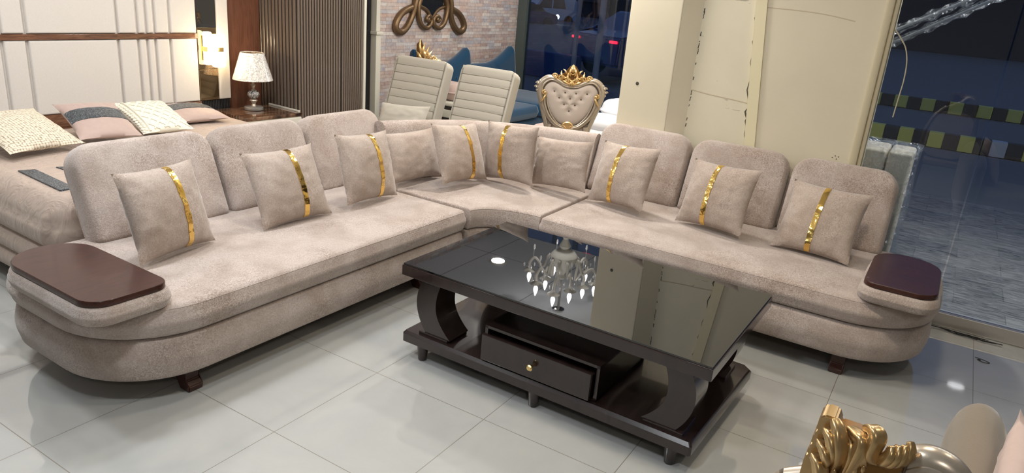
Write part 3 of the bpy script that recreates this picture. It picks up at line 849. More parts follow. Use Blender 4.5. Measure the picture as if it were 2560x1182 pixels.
tag(obj('wood_panel', box(BM(), -.03, 0, -.245, .10, 0, 2.4, .002), 'walnut_v', loc=(-5.36, 4.33, 0)), 'reddish walnut wall panel between headboard and wardrobe', 'panel')

t = thing('wardrobe', 'tall taupe wardrobe with fluted doors and side', 'wardrobe', (-5.18, 4.78, 0), -.02)
bm = BM(); box(bm, -.34, .28, -.33, .46, 0, 2.4); obj('carcass', bm, 'flute_dark', t)
def flutes(a0, a1, n_, f, r):
    bm = BM()
    for i in range(n_):
        u = a0+(a1-a0)*(i+.5)/n_; hw = (a1-a0)/n_*.33
        q = [(u-hw, 0), (u-hw, r*.7), (u-hw*.6, r), (u+hw*.6, r), (u+hw, r*.7), (u+hw, 0)]
        loft(bm, [[f(a, d, .03) for a, d in q], [f(a, d, 2.38) for a, d in q]])
    return bm
obj('side_panel', flutes(-.34, .28, 14, lambda a, d, z: (a, -.331-d, z), .012), 'flute', t, angle=20)
obj('door', flutes(-.33, .17, 16, lambda a, d, z: (.281+d, a, z), .012), 'flute', t, angle=20)
obj('door', flutes(.185, .455, 10, lambda a, d, z: (.281+d, a, z), .010), 'flute', t, angle=20)
bm = BM(); box(bm, .26, .30, .461, .49, 0, 2.4, .003); box(bm, -.34, .26, .461, .48, 0, 2.4, .002); obj('edge_profile', bm, 'cream_lacquer', t)

# ------------------------------------------------------------------ stone wall corner: mirror, blue sofa, loungers
t = thing('wall_mirror', 'dark mirror in a bronze frame of looping scrolls on the stone wall', 'mirror', (XW+.045, 7.07, 1.75))
def mp(px, py):   # frame drawing in its own plane, px units from the axis
    return (px*.0072, -.29-(py-35)*.0046+.0)
def mir_half(sg):
    bm = BM()
    def P(L): return cr_path([(.0+d, sg*a*.0072, -.215-b_*.0046) for a, b_, d in L], 6)
    for vz in (1, -1):
        A = Matrix.Identity(4) if vz == 1 else Matrix.Translation((0, 0, -.0)) @ Matrix.Diagonal((1, 1, -1, 1))
        tube(bm, P([(40, -45, 0), (46, -15, 0), (46, 15, .0), (52, 20, .0), (75, 33, 0), (89, 55, 0), (90, 72, 0), (78, 80, 0), (64, 68, 0), (52, 42, 0), (47, 10, .02), (42, -20, .02), (34, -46, .02)]), lambda u: .036*(.75+.35*math.sin(PI*u)), 10, M4=A)
        tube(bm, P([(28, -46, .01), (31, -10, .01), (38, 14, .01), (37, 38, .01), (30, 60, .01), (17, 70, .01), (5, 62, .01), (3, 47, .01), (11, 40, .015), (18, 46, .02), (14, 53, .02), (9, 50, .02)]), lambda u: .034*(1-.45*u), 10, M4=A)
        tube(bm, P([(38, 16, -.01), (28, 18, -.01), (14, 26, -.01), (3, 42, -.01), (2, 50, 0)]), .022, 8, M4=A)
        ball(bm, (.02, sg*12*.0072, (-.215-48*.0046)*1), .026, (.8, 1, 1), 10, 8, A)
    return bm
for sg in (-1, 1): obj('scroll_frame', mir_half(sg), 'bronze', t)
bm = BM(); q = [(-.20, .30), (0, .40), (.20, .30), (.2, -.30), (.0, -.40), (-.2, -.30)]
loft(bm, [[(-.012, y, z) for y, z in q], [(.0, y, z) for y, z in q]]); obj('mirror_glass', bm, 'black_mirror', t)

t = thing('blue_sofa', 'peacock blue velvet sofa with winged backs along the stone wall', 'sofa', (-4.85, 7.55, 0))
bm = BM(); slab(bm, rr(-.5, -1.05, .62, 1.05, .08, 6), puff(.14, .30, .03)); obj('base', bm, 'navy', t)
bm = BM(); slab(bm, rr(-.42, -1.03, .66, .0, .08, 6), puff(.302, .45, .04, .01, 4, .015)); obj('seat_cushion', bm, 'navy', t)
bm = BM(); slab(bm, rr(-.42, .01, .66, 1.03, .08, 6), puff(.302, .45, .04, .01, 4, .015)); obj('seat_cushion', bm, 'navy', t)
def wing_back(y0, y1, rise0, rise1):
    bm = BM(); N = 44; K = 10
    def top(u): return .80+rise0*max(0, (1-u/.55))**1.8*.22+rise1*max(0, (u-.35)/.65)**1.8*.22
    rings = []
    for i in range(N+1):
        u = i/N; y = y0+(y1-y0)*u; tz = top(u); e = min(u, 1-u)*(y1-y0); ed = min(1, e/.05); ed = math.sqrt(max(0., 1-(1-ed)**2)); th = .085*ed+.004
        ring = []
        for (d, z) in ((1, .44), (1, .6), (.95, tz-.08), (.75, tz-.03), (.3, tz), (-.3, tz), (-.75, tz-.03), (-.95, tz-.08), (-1, .6), (-1, .44)):
            zz = z if z < .61 else z-(1-ed)*.03
            dm = 0
            if d >= .9 and .5 < z < tz-.02: dm = -.012*math.exp(-((u-.5)/.06)**2)
            ring.append((-.40+d*th+dm-.12*(zz-.45), y, zz))
        rings.append(ring)
    return loft(bm, rings)
obj('winged_back', wing_back(-1.05, 0.0, 1, 1), 'navy', t, angle=60)
obj('winged_back', wing_back(0.01, 1.05, 0, 1), 'navy', t, angle=60)
for y in (-.75, -.35, .3, .75):
    bm = BM(); ball(bm, (-.338, y, .66), .016, (.6, 1, 1), 8, 6); obj('tuft_button', bm, 'navy', t)
for x in (-.4, .55):
    for y in (-.95, .95):
        bm = BM(); lathe(bm, [(.015, 0), (.025, .14)], 10, Matrix.Translation((x, y, 0))); obj('foot', bm, 'espresso', t)
bm = BM(); slab(bm, rr(-.5, -.06, .5, .06, .05, 6), puff(.45, .58, .04), Matrix.Translation((.1, -1.02, 0))); obj('arm', bm, 'navy', t)

def lounger(label, x, y, w, pil):
    t = thing('lounge_chair', label, 'chair', (x, y, 0), .0, 'cream lounge chairs behind the corner sofa')
    A = Matrix.Translation((0, -.22, .44)) @ Matrix.Rotation(-math.radians(19), 4, 'X') @ Matrix.Rotation(PI/2, 4, 'X')
    bm = BM(); h = .72; n_ = 10; ly = []
    slab(bm, rr(-w/2, 0, w/2, h, (.02, .02, .06, .06), 6), [(-.115, .015), (-.105, .004), (-.08, 0), (-.02, 0), (-.006, .004), (0, .014)], A)
    obj('back_body', bm, 'cream_leather', t)
    bm = BM(); zz = []
    for i in range(n_):
        a, b_ = .0+h*.97*i/n_, .0+h*.97*(i+1)/n_
        for k in range(6): zz.append((a+(b_-a)*k/6, .010*math.sin(PI*k/6)**.35))
    zz.append((h*.97, 0))
    g = []
    for (yy, d) in zz:
        g.append([bm.verts.new(A @ Vector((xx, yy+.01, (d+.001 if abs(xx) < w/2-.03 else .0)))) for xx in (-w/2+.016, -w/2+.03, 0, w/2-.03, w/2-.016)])
    for a, b_ in zip(g, g[1:]):
        for i in range(4): bm.faces.new((a[i], a[i+1], b_[i+1], b_[i]))
    r = bmesh.ops.extrude_face_region(bm, geom=list(bm.faces))
    iv = (A.to_3x3() @ Vector((0, 0, -.006)))
    for v_ in [e for e in r['geom'] if isinstance(e, bmesh.types.BMVert)]: v_.co += iv
    obj('channelled_front', bm, 'cream_leather', t, angle=35)
    bm = BM()
    for i in range(1, n_): tube(bm, [A @ Vector((xx, h*.97*i/n_+.01, .0022)) for xx in (-w/2+.02, 0, w/2-.02)], .0022, 5)
    obj('seam_line', bm, 'seam', t)['label'] = 'darker stitched channel lines'
    bm = BM(); slab(bm, rr(-w/2, -.55, w/2, -.1, .05, 6), puff(.30, .44, .04, .008, 4, .012)); obj('seat', bm, 'cream_leather', t)
    for (lx, ly_) in ((-1, -.5), (1, -.5), (-1, .0), (1, .0)):
        bm = BM(); tube(bm, [(lx*(w/2-.04), ly_, .31), (lx*(w/2-.03), ly_+(.03 if ly_ > -.2 else -.03), 0)], lambda u: .02-.006*u, 8); obj('leg', bm, 'espresso', t)
    return t
lounger('tall cream channel-stitched lounge chair, left of the pair, with a flat pillow on it', -3.93, 4.92, .56, True)
lounger('tall cream channel-stitched lounge chair, right of the pair, nearer the carved throne chair', -3.275, 4.96, .53, False)
t = throw_pillow('flat cream leatherette pillow on the left lounge chair', (-3.75, 4.42, .10, .50, .06, .46, .30), None, 31, zs=.50, mat='cream_leather', T=.05, cat='pillow')
t.name = 'lounge_pillow'

# ------------------------------------------------------------------ carved throne chair behind the corner
def leaf(bm, base, ang, ln, wd, curl=.35, dep=.02, M4=I4, ribs=True):
    """fat carved acanthus lobe in the x,z plane (front is -y)"""
    P = []
    for i in range(9):
        u = i/8; a = ang+curl*u*u*2
        P.append(Vector((base[0]+ln*u*math.cos(ang+curl*u), base[1]-dep*math.sin(PI*min(u*1.1, 1)), base[2]+ln*u*math.sin(ang+curl*u))))
    tube(bm, P, lambda u: wd*(.35+.65*math.sin(PI*min(1, .15+u*.8)))*(1 if u < .85 else .6), 8, M4=M4, flat=1.0)
def spiral(bm, c, r, turns, a0, sg, th, y, M4=I4, lift=.01):
    P = []
    k = int(16*turns)
    for i in range(k+1):
        u = i/k; q = r*(1-.8*u); a = a0+sg*2*PI*turns*u
        P.append((c[0]+q*math.cos(a), y-lift*u, c[1]+q*math.sin(a)))
    tube(bm, P, lambda u: th*(1-.35*u), 7, M4=M4)
    ball(bm, (c[0], y-lift, c[1]), th*1.15, (1, 1, 1), 8, 6, M4)

t = thing('throne_chair', 'carved champagne-silver chair with buttoned heart-shaped back and gilt crest', 'chair', (-2.80, 5.55, 0), .48)
heart = [(0, .935), (.07, .945), (.14, .985), (.2, 1.0), (.255, .965), (.285, .90), (.28, .82), (.25, .72), (.20, .62), (.13, .53), (.05, .48), (0, .475)]
full = heart+[(-x, z) for x, z in heart[::-1][1:-1]]
hp = cr_path([(x, 0, z) for x, z in full], 5, True)
def shrink(P, k, y): return [Vector((p.x*k, y, (p.z-.74)*k+.74)) for p in P]
bm = BM(); tube(bm, hp, .026, 10, True); tube(bm, shrink(hp, .93, -.012), .012, 8, True); tube(bm, shrink(hp, 1.06, .0), .012, 8, True); obj('back_frame', bm, 'champagne', t)
bm = BM(); tube(bm, shrink(hp, .965, -.018), .004, 6, True); tube(bm, shrink(hp, .885, -.012), .004, 6, True); obj('antiqued_line', bm, 'champ_dark', t)
# buttoned panel
btn = [(-.15, .865), (-.05, .86), (.05, .86), (.15, .865), (-.10, .80), (0, .80), (.10, .80), (-.05, .735), (.05, .735), (0, .67)]
def tuftz(x, z):
    d = .028
    for (bx, bz) in btn: d -= .017*math.exp(-(((x-bx)**2+(z-bz)**2)/.0007))
    return d
bm = BM()
inner = shrink(hp, .90, 0); cx, cz = 0, .74
R_ = [bm.verts.new((0, -tuftz(0, .74), .74))]
rings = []
for k in range(1, 15):
    u = k/14
    rings.append([bm.verts.new((p.x*u, -tuftz(p.x*u, (p.z-.74)*u+.74)*(1-u**6), (p.z-.74)*u+.74)) for p in inner])
m_ = len(inner)
for i in range(m_): bm.faces.new((R_[0], rings[0][i], rings[0][(i+1) % m_]))
for a, b_ in zip(rings, rings[1:]):
    for i in range(m_): bm.faces.new((a[i], b_[i], b_[(i+1) % m_], a[(i+1) % m_]))
bk = [bm.verts.new((p.x, .02, p.z)) for p in inner]
for i in range(m_): bm.faces.new((rings[-1][i], bk[i], bk[(i+1) % m_], rings[-1][(i+1) % m_]))
bm.faces.new(bk)
pn = obj('buttoned_panel', bm, 'tuft', t, angle=70)
for (bx, bz) in btn:
    bm = BM(); ball(bm, (bx, -.014, bz), .008, (1, .6, 1), 8, 6); obj('button', bm, 'champ_dark', pn)
def crest_bm(s=1.0):
    bm = BM(); y = -.012
    for sg in (-1, 1):
        X = Matrix.Diagonal((sg, 1, 1, 1))
        spiral(bm, (.045, .985), .034, 1.3, PI*.2, 1, .010, y, X)
        spiral(bm, (.10, 1.005), .030, 1.3, PI, -1, .009, y, X)
        spiral(bm, (.155, 1.022), .026, 1.2, 0, 1, .009, y, X)
        leaf(bm, (.02, y, .96), .9, .11, .012, .5, .02, X)
        leaf(bm, (.02, y, 1.03), 1.2, .10, .012, .5, .02, X)
        leaf(bm, (.07, y, 1.0), .6, .09, .011, .6, .02, X)
        leaf(bm, (.01, y, .95), .2, .1, .012, .3, .015, X)
        leaf(bm, (.06, y, 1.05), 1.8, .055, .009, -.8, .015, X)
        leaf(bm, (.12, y, .99), .2, .08, .009, .5, .012, X)
    tube(bm, cr_path([(0, y-.015, .985), (.035, y-.015, 1.01), (.04, y-.015, 1.045), (.02, y-.015, 1.06), (0, y-.015, 1.05), (-.02, y-.015, 1.06), (-.04, y-.015, 1.045), (-.035, y-.015, 1.01)], 4, True), .008, 7, True)
    for a_ in (-.6, -.3, 0, .3, .6): leaf(bm, (0, y-.005, 1.07), PI/2+a_, .085-.03*abs(a_), .010, -a_*.7, .02)
    for a_ in (-.5, 0, .5): leaf(bm, (0, y-.012, .985), -PI/2+a_, .06, .011, 0, .01)
    return bm
obj('crest', crest_bm(), 'gilt', t)
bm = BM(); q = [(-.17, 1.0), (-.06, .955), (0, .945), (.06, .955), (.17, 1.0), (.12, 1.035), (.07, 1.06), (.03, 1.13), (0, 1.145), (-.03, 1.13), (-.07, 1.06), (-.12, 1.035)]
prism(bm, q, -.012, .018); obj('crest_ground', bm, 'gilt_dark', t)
for sg in (-1, 1):
    X = Matrix.Diagonal((sg, 1, 1, 1))
    bm = BM(); spiral(bm, (.235, .845), .026, 1.2, PI/2, -1, .009, -.03, X); leaf(bm, (.225, -.03, .83), -1.3, .10, .01, .2, .01, X); obj('inner_scroll', bm, 'gilt', t)
    bm = BM(); spiral(bm, (.305, .93), .018, 1.1, 0, 1, .010, -.005, X); ball(bm, (.285, -.0, .955), .018, (1, 1, 1), 8, 6, X); spiral(bm, (.318, .892), .015, 1.1, 0, 1, .009, -.005, X); ball(bm, (.31, 0, .86), .014, (1, 1, 1), 8, 6, X); obj('side_scroll', bm, 'champagne', t)
    bm = BM(); tube(bm, cr_path([(sg*.235, -.026, .82), (sg*.225, -.026, .72), (sg*.18, -.026, .61), (sg*.10, -.026, .52), (sg*.03, -.026, .49)], 5), .011, 8); tube(bm, cr_path([(sg*.215, -.026, .80), (sg*.2, -.026, .72), (sg*.16, -.026, .62), (sg*.09, -.026, .53), (sg*.03, -.026, .51)], 5), .007, 8); obj('inner_moulding', bm, 'champagne', t)
bm = BM(); lathe(bm, [(.05, 0), (.055, .012), (.046, .018), (.044, .012), (.02, .012)], 24, Matrix.Translation((0, -.02, .505)) @ Matrix.Rotation(PI/2, 4, 'X')); 
for a_ in (-1, 1):
    leaf(bm, (a_*.008, -.036, .485), PI/2-a_*.3, .05, .006, -a_*.6, .004)
    spiral(bm, (a_*.02, .495), .012, 1, 0, a_, .004, -.036)
obj('medallion', bm, 'gilt', t)
for sg in (-1, 1):
    bm = BM(); tube(bm, cr_path([(sg*.285, .004, .86), (sg*.268, .004, .74), (sg*.235, .004, .62), (sg*.20, .004, .50), (sg*.17, .004, .36)], 5), .020, 8); tube(bm, cr_path([(sg*.262, -.010, .78), (sg*.235, -.010, .66), (sg*.20, -.010, .54), (sg*.165, -.010, .40)], 5), .009, 8); obj('side_stile', bm, 'champagne', t)
bm = BM(); prism(bm, [(-.24, .66), (-.16, .36), (.16, .36), (.24, .66)], .012, .03); obj('lower_panel', bm, 'tuft', t)
for o in list(t.children):
    o.scale = (.93, 1, .81); o.location = (0, 0, 1.171-1.145*.81)
bm = BM(); slab(bm, rr(-.29, -.48, .29, -.02, .1, 8), puff(.38, .48, .03, .01, 4, .02)); obj('seat', bm, 'tuft', t)
bm = BM(); slab(bm, rr(-.30, -.49, .30, .0, .1, 8), [(.30, .01), (.31, 0), (.37, 0), (.38, .01)]); obj('seat_rail', bm, 'champagne', t)
for sg in (-1, 1):
    bm = BM(); tube(bm, cr_path([(sg*.25, -.43, .32), (sg*.27, -.47, .24), (sg*.255, -.45, .12), (sg*.26, -.48, .03), (sg*.265, -.49, .0)], 4), lambda u: .032*(1-.55*u), 8); obj('leg', bm, 'champagne', t)
    bm = BM(); tube(bm, cr_path([(sg*.16, .0, .66), (sg*.2, .0, .34), (sg*.22, .03, .15), (sg*.23, .07, .0)], 4), lambda u: .028*(1-.4*u), 8); obj('leg', bm, 'champagne', t)

# gilt chair hidden behind the left lounger
t = thing('gilt_chair', 'gilt carved chair crest rising behind the left cream lounge chair', 'chair', (-4.46, 5.62, 0), .5)
bm = BM()
for i in range(7):
    a_ = 2.1-.22*i; leaf(bm, (-.0+.014*i, -.01, 1.05-.012*i), a_, .16-.018*i, .014, -.3, .02)
spiral(bm, (.10, 1.03), .03, 1.3, 0, 1, .01, -.02); spiral(bm, (.03, 1.06), .03, 1.3, 2, -1, .01, -.02)
leaf(bm, (.08, -.01, 1.03), .1, .12, .013, -.3, .02); leaf(bm, (.0, -.02, 1.0), 1.9, .12, .016, .3, .02); leaf(bm, (.02, -.03, 1.03), 1.5, .1, .014, .3, .02)
obj('crest', bm, 'gilt', t)
bm = BM(); q = [(-.07, .95), (-.07, 1.16), (-.03, 1.2), (0, 1.12), (.04, 1.05), (.10, 1.0), (.11, .95)]; prism(bm, q, -.005, .03); obj('crest_ground', bm, 'gilt_dark', t)
bm = BM(); tube(bm, cr_path([(-.2, .01, .4), (-.22, .01, .7), (-.16, .01, .93), (-.05, .01, .98), (.05, .01, .97), (.11, .01, .90), (.11, .01, .7), (.09, .01, .4)], 6), .026, 8)
ball(bm, (.10, 0, .955), .02, (1, 1, 1)); ball(bm, (.07, 0, .985), .016, (1, 1, 1)); obj('back_frame', bm, 'champagne', t)
bm = BM(); slab(bm, rr(-.2, .42, .09, .92, .08, 6), [(-.02, 0), (.02, .0), (.03, .02)], Matrix.Rotation(PI/2, 4, 'X')); obj('back_panel', bm, 'tuft', t)
bm = BM(); slab(bm, rr(-.24, -.46, .28, .0, .06, 6), puff(.34, .46, .03, .01)); obj('seat', bm, 'tuft', t)
for (x, y) in ((-.2, -.42), (.24, -.42), (-.2, .0), (.24, .0)):
    bm = BM(); tube(bm, [(x, y, .36), (x, y, 0)], lambda u: .028-.012*u, 8); obj('leg', bm, 'champagne', t)

t = thing('side_bench', 'small cream bench with pink roll cushion, between the two lounge chairs', 'bench', (-4.62, 6.2, 0), .0)
bm = BM(); box(bm, -.3, .45, -.2, .2, .42, .50, .01); box(bm, -.3, .45, -.2, .2, .54, .58, .012); obj('rail', bm, 'cream_lacquer', t)
bm = BM(); box(bm, -.27, .42, -.18, .18, .0, .54); obj('body', bm, 'espresso', t)
bm = BM(); slab(bm, rr(-.28, -.15, .30, .15, .12, 8), puff(.58, .76, .08, .01)); obj('roll_cushion', bm, 'pink', t)

t = thing('tufted_sofa', 'white tufted leatherette sofa half hidden by the cream pillar', 'sofa', (-2.75, 7.2, 0))
bm = BM(); slab(bm, rr(-.6, -.55, .7, .5, .3, 10), puff(.08, .44, .06, .02, 4, .02)); obj('seat', bm, 'white_leather', t)
bm = BM(); slab(bm, rr(-.62, .15, .7, .55, .18, 10), puff(.42, .66, .09, .02, 5, .03)); obj('back', bm, 'white_leather', t)
bm = BM(); ball(bm, (-.28, -.34, .50), .3, (1, .6, .33), 18, 10); ball(bm, (.22, -.3, .48), .3, (1, .6, .3), 18, 10); obj('tufted_roll', bm, 'white_leather', t)
bm = BM(); lathe(bm, [(.04, .0), (.045, .07)], 14, Matrix.Translation((-.52, -.48, 0))); lathe(bm, [(.04, .0), (.045, .07)], 14, Matrix.Translation((.5, -.44, 0))); lathe(bm, [(.04, .0), (.045, .07)], 14, Matrix.Translation((0, .45, 0))); obj('foot', bm, 'chrome', t)
tag(obj('pink_stool', slab(BM(), rr(-.2, -.2, .2, .2, .06, 6), [(0, .03), (.02, .0), (.50, .0), (.54, .01), (.56, .04)]), 'pink', loc=(-3.12, 6.0, 0)), 'small pale pink upholstered stool just left behind the throne chair', 'stool')

# ------------------------------------------------------------------ chandelier (seen in the table glass)
t = thing('chandelier', 'glass chandelier with lit candle bulbs, mirrored in the black table top', 'chandelier', (-3.42, 7.06, CEIL))
bm = BM(); lathe(bm, [(.07, 0), (.075, -.02), (.03, -.035)], 20); obj('canopy', bm, 'chrome', t)
bm = BM(); tube(bm, [(0, 0, -.03), (0, 0, -.42)], .016, 10); obj('rod', bm, 'pewter', t)
bm = BM(); lathe(bm, [(.02, -.40), (.05, -.43), (.03, -.46), (.05, -.50), (.10, -.56), (.15, -.64), (.16, -.70), (.12, -.75), (.05, -.78), (.07, -.82), (.05, -.86), (.03, -.9), (.05, -.95), (.03, -1.0), (.005, -1.03)], 24); obj('body', bm, 'opal', t)
def tier(n_, R, zb, zt, a0):
    for i in range(n_):
        a_ = a0+2*PI*i/n_; X = Matrix.Rotation(a_, 4, 'Z')
        bm = BM(); tube(bm, cr_path([(.08, 0, -.62), (.18, 0, -.66), (R*.6, 0, zb-.05), (R*.85, 0, zb-.14), (R*1.0, 0, zb-.08), (R, 0, zb)], 6), .016, 8, M4=X); ar = obj('arm', bm, 'opal', t)
        bm = BM(); lathe(bm, [(.075, zb+.035), (.05, zb+.015), (.02, zb-.0), (.018, zb-.02)], 18, X @ Matrix.Translation((R, 0, 0))); obj('drip_cup', bm, 'opal', ar)
        bm = BM(); lathe(bm, [(.014, zb+.02), (.015, zb+.07), (.024, zb+.085), (.026, zb+.11), (.016, zb+.15), (.003, zb+.185)], 12, X @ Matrix.Translation((R, 0, 0))); obj('candle_bulb', bm, 'bulb', ar)
        bm = BM()
        for k in range(3):
            b_ = 2*PI*k/3; p0 = Vector((R+.07*math.cos(b_), .07*math.sin(b_), zb))
            ball(bm, p0+Vector((0, 0, -.03)), .018, (.6, .6, 1.5), 8, 6, X)
        tube(bm, [(R*.92, 0, zb-.15), (R*.92, 0, zb-.24)], .003, 5, M4=X); ball(bm, (R*.92, 0, zb-.27), .022, (.6, .6, 1.7), 8, 6, X)
        obj('crystal_drop', bm, 'crystal', ar)
tier(6, .40, -.46, 0, .2)
tier(3, .27, -.34, 0, .7)
L = bpy.data.lights.new('chandelier_lamp', 'POINT'); L.energy = 30; L.color = (1, .97, .93); L.shadow_soft_size = .02
o = bpy.data.objects.new('chandelier_lamp', L); COL.objects.link(o); o.parent = t; o.location = (0, 0, -1.1)

# ------------------------------------------------------------------ foreground: gilt crest chair, velvet sofa arm
t = thing('crested_chair', 'champagne chair back with bold gold acanthus crest, bottom right foreground', 'chair', (0, 1.2, 0), 0)
def FC(pts, y=0.): return [(x, y+(d if len(p_) > 2 else 0), z) for p_ in pts for (x, z, d) in [(p_[0], p_[1], p_[2] if len(p_) > 2 else 0)]]
bm = BM()
# left edge: thick carved block with horizontal ridges
prof = [(-.078, .80), (-.078, .955), (-.073, .958), (-.078, .962), (-.077, .976), (-.071, .980), (-.076, .985), (-.075, 1.026), (-.068, 1.030), (-.073, 1.034), (-.072, 1.048), (-.065, 1.052), (-.071, 1.056), (-.070, 1.074), (-.062, 1.079), (-.068, 1.083), (-.067, 1.108), (-.060, 1.116), (-.042, 1.116), (-.034, 1.10), (-.036, .80)]
prism(bm, prof, -.030, .018); 
bmesh.ops.bevel(bm, geom=list(bm.edges), offset=.003, segments=2, affect='EDGES')
# draped acanthus volutes
def WP(p_): x, y, z = p_; u = min(1, max(0, (x+.02)/.065)); return (x*.76+.003, y-.004, z+.004+.055*u*u*(3-2*u))
def lobe(P, r0, flat=.75, d=0):
    P = [WP(p_) for p_ in P]; r0 *= 1.5
    tube(bm, cr_path(P, 6), lambda u: r0*(.35+.85*math.sin(PI*min(1, .12+.8*u))), 20, flat=flat, ridge=.16)
lobe([(-.062, -.03, 1.112), (-.048, -.042, 1.10), (-.038, -.048, 1.075), (-.036, -.04, 1.045), (-.044, -.03, 1.02)], .0075)
lobe([(-.075, -.03, 1.09), (-.058, -.044, 1.085), (-.046, -.050, 1.064), (-.047, -.04, 1.04)], .0065)
lobe([(-.082, -.03, 1.065), (-.066, -.044, 1.062), (-.054, -.048, 1.046), (-.055, -.036, 1.028)], .006)
lobe([(-.085, -.03, 1.035), (-.070, -.042, 1.032), (-.060, -.046, 1.012), (-.066, -.036, .985), (-.078, -.03, .965)], .0075)
lobe([(-.03, -.02, 1.10), (-.012, -.034, 1.098), (.002, -.044, 1.082), (-.002, -.046, 1.06), (-.012, -.04, 1.03)], .008)
lobe([(-.032, -.02, 1.092), (-.018, -.036, 1.085), (-.012, -.044, 1.06), (-.02, -.036, 1.02)], .0055)
lobe([(.0, -.02, 1.098), (.014, -.034, 1.09), (.024, -.042, 1.07), (.02, -.04, 1.045), (.03, -.032, 1.022), (.045, -.028, 1.014)], .008)
lobe([(-.006, -.02, 1.09), (.008, -.04, 1.074), (.006, -.044, 1.048), (.016, -.034, 1.02)], .0055)
lobe([(.036, -.022, 1.012), (.05, -.034, 1.018), (.058, -.040, 1.034), (.055, -.034, 1.048)], .008)
lobe([(.046, -.018, 1.008), (.062, -.03, 1.016), (.070, -.036, 1.034), (.067, -.03, 1.05)], .0075)
lobe([(.056, -.014, 1.008), (.073, -.026, 1.018), (.08, -.03, 1.036), (.078, -.025, 1.052)], .007)
lobe([(.066, -.012, 1.012), (.083, -.02, 1.024), (.088, -.024, 1.042), (.084, -.02, 1.058)], .006)
for (x, z, r) in ((-.05, 1.008, .009), (-.038, 1.022, .007), (-.056, .985, .007), (-.03, 1.0, .0075), (-.018, 1.012, .006), (.0, 1.03, .006), (.014, 1.02, .005)):
    ball(bm, WP((x, -.042, z)), r, (.75, .7, 1.5), 10, 8)
lobe([(-.06, -.03, .97), (-.045, -.04, .975), (-.032, -.042, .99), (-.018, -.036, .995)], .006)
cr = obj('crest', bm, 'satin_gold', t, angle=60)
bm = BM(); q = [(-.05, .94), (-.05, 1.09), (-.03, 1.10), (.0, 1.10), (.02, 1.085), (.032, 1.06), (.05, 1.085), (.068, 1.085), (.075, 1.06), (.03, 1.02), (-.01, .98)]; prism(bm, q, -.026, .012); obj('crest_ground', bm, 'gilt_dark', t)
bm = BM()
path = [(-.09, -.0, .95), (-.05, -.0, .975), (-.018, .0, .992), (.018, .0, 1.018), (.045, 0, 1.024), (.075, 0, 1.066), (.105, 0, 1.083), (.14, 0, 1.068), (.175, 0, 1.01), (.20, 0, .90), (.22, 0, .75), (.2, 0, .5)]
tube(bm, cr_path(path, 8), .026, 12); tube(bm, cr_path([(x, -.022, z-.004) for x, y, z in path], 8), .008, 8); tube(bm, cr_path([(x*.93, -.014, (z-.7)*.93+.695) for x, y, z in path], 8), .012, 8)
tube(bm, cr_path([(-.09, 0, .95), (-.16, 0, .85), (-.2, 0, .7), (-.2, 0, .5)], 6), .026, 10)
obj('back_frame', bm, 'champagne', t)
bm = BM(); tube(bm, cr_path([(x*.965, -.022, (z-.7)*.965+.694) for x, y, z in path], 8), .003, 6); tube(bm, [(.070, -.028, 1.075), (.068, -.032, 1.02)], .0022, 6); obj('antiqued_line', bm, 'champ_dark', t)
bm = BM(); slab(bm, rr(-.19, .46, .2, .93, .12, 8), [(-.02, 0), (.006, .0), (.012, .02)], Matrix.Rotation(PI/2, 4, 'X')); obj('back_panel', bm, 'tuft', t)
bm = BM(); slab(bm, rr(-.22, -.5, .24, -.0, .08, 6), puff(.36, .48, .03, .01)); obj('seat', bm, 'tuft', t)
for (x, y) in ((-.18, -.45), (.2, -.45), (-.18, .0), (.2, .0)):
    bm = BM(); tube(bm, [(x, y, .5 if y == 0 else .38), (x, y, 0)], lambda u: .026-.01*u, 8); obj('leg', bm, 'champagne', t)

t = thing('velvet_sofa', 'grey-beige velvet sofa with fat rounded arm, cut by the right photo edge', 'sofa', (.26, 1.9, 0), -.06)
bm = BM()   # fat rolled arm with a domed end
rings = []
for (y, k) in ((.545, .02), (.54, .2), (.53, .42), (.50, .68), (.46, .85), (.40, .96), (.3, 1.), (.0, 1.), (-.3, 1.), (-.42, 1.)):
    ring = []
    for i in range(24):
        a_ = 2*PI*i/24; ca, sa = math.cos(a_), math.sin(a_)
        hx = .080*k
        if sa >= 0: ring.append((hx*ca, y, .59+.12*k*sa))
        else: ring.append((hx*(abs(ca)**.25*(1 if ca > 0 else -1)), y, .59+.46*sa*(k**.3)))
    rings.append(ring)
loft(bm, rings); obj('arm', bm, 'olive_velvet', t, angle=60)
bm = BM(); slab(bm, rr(.09, -.24, 1.6, .50, .06, 6), puff(.12, .40, .04, .01)); obj('seat', bm, 'olive_velvet', t)
bm = BM(); slab(bm, rr(.09, -.42, 1.6, -.25, .06, 6), puff(.12, .62, .06, .01)); obj('back', bm, 'olive_velvet', t)
for (x, y) in ((.0, .4), (.0, -.35), (1.5, .4), (1.5, -.35)):
    bm = BM(); lathe(bm, [(.02, 0), (.03, .135)], 12, Matrix.Translation((x, y, 0))); obj('foot', bm, 'champagne', t)
throw_pillow('dusty pink pillow leaning on the fat velvet sofa arm at the right photo edge', (.455, 1.90, 1.47, .36, 0, .44, .40), None, 41, zs=.425, mat='pink', T=.065, name='sofa_pillow')

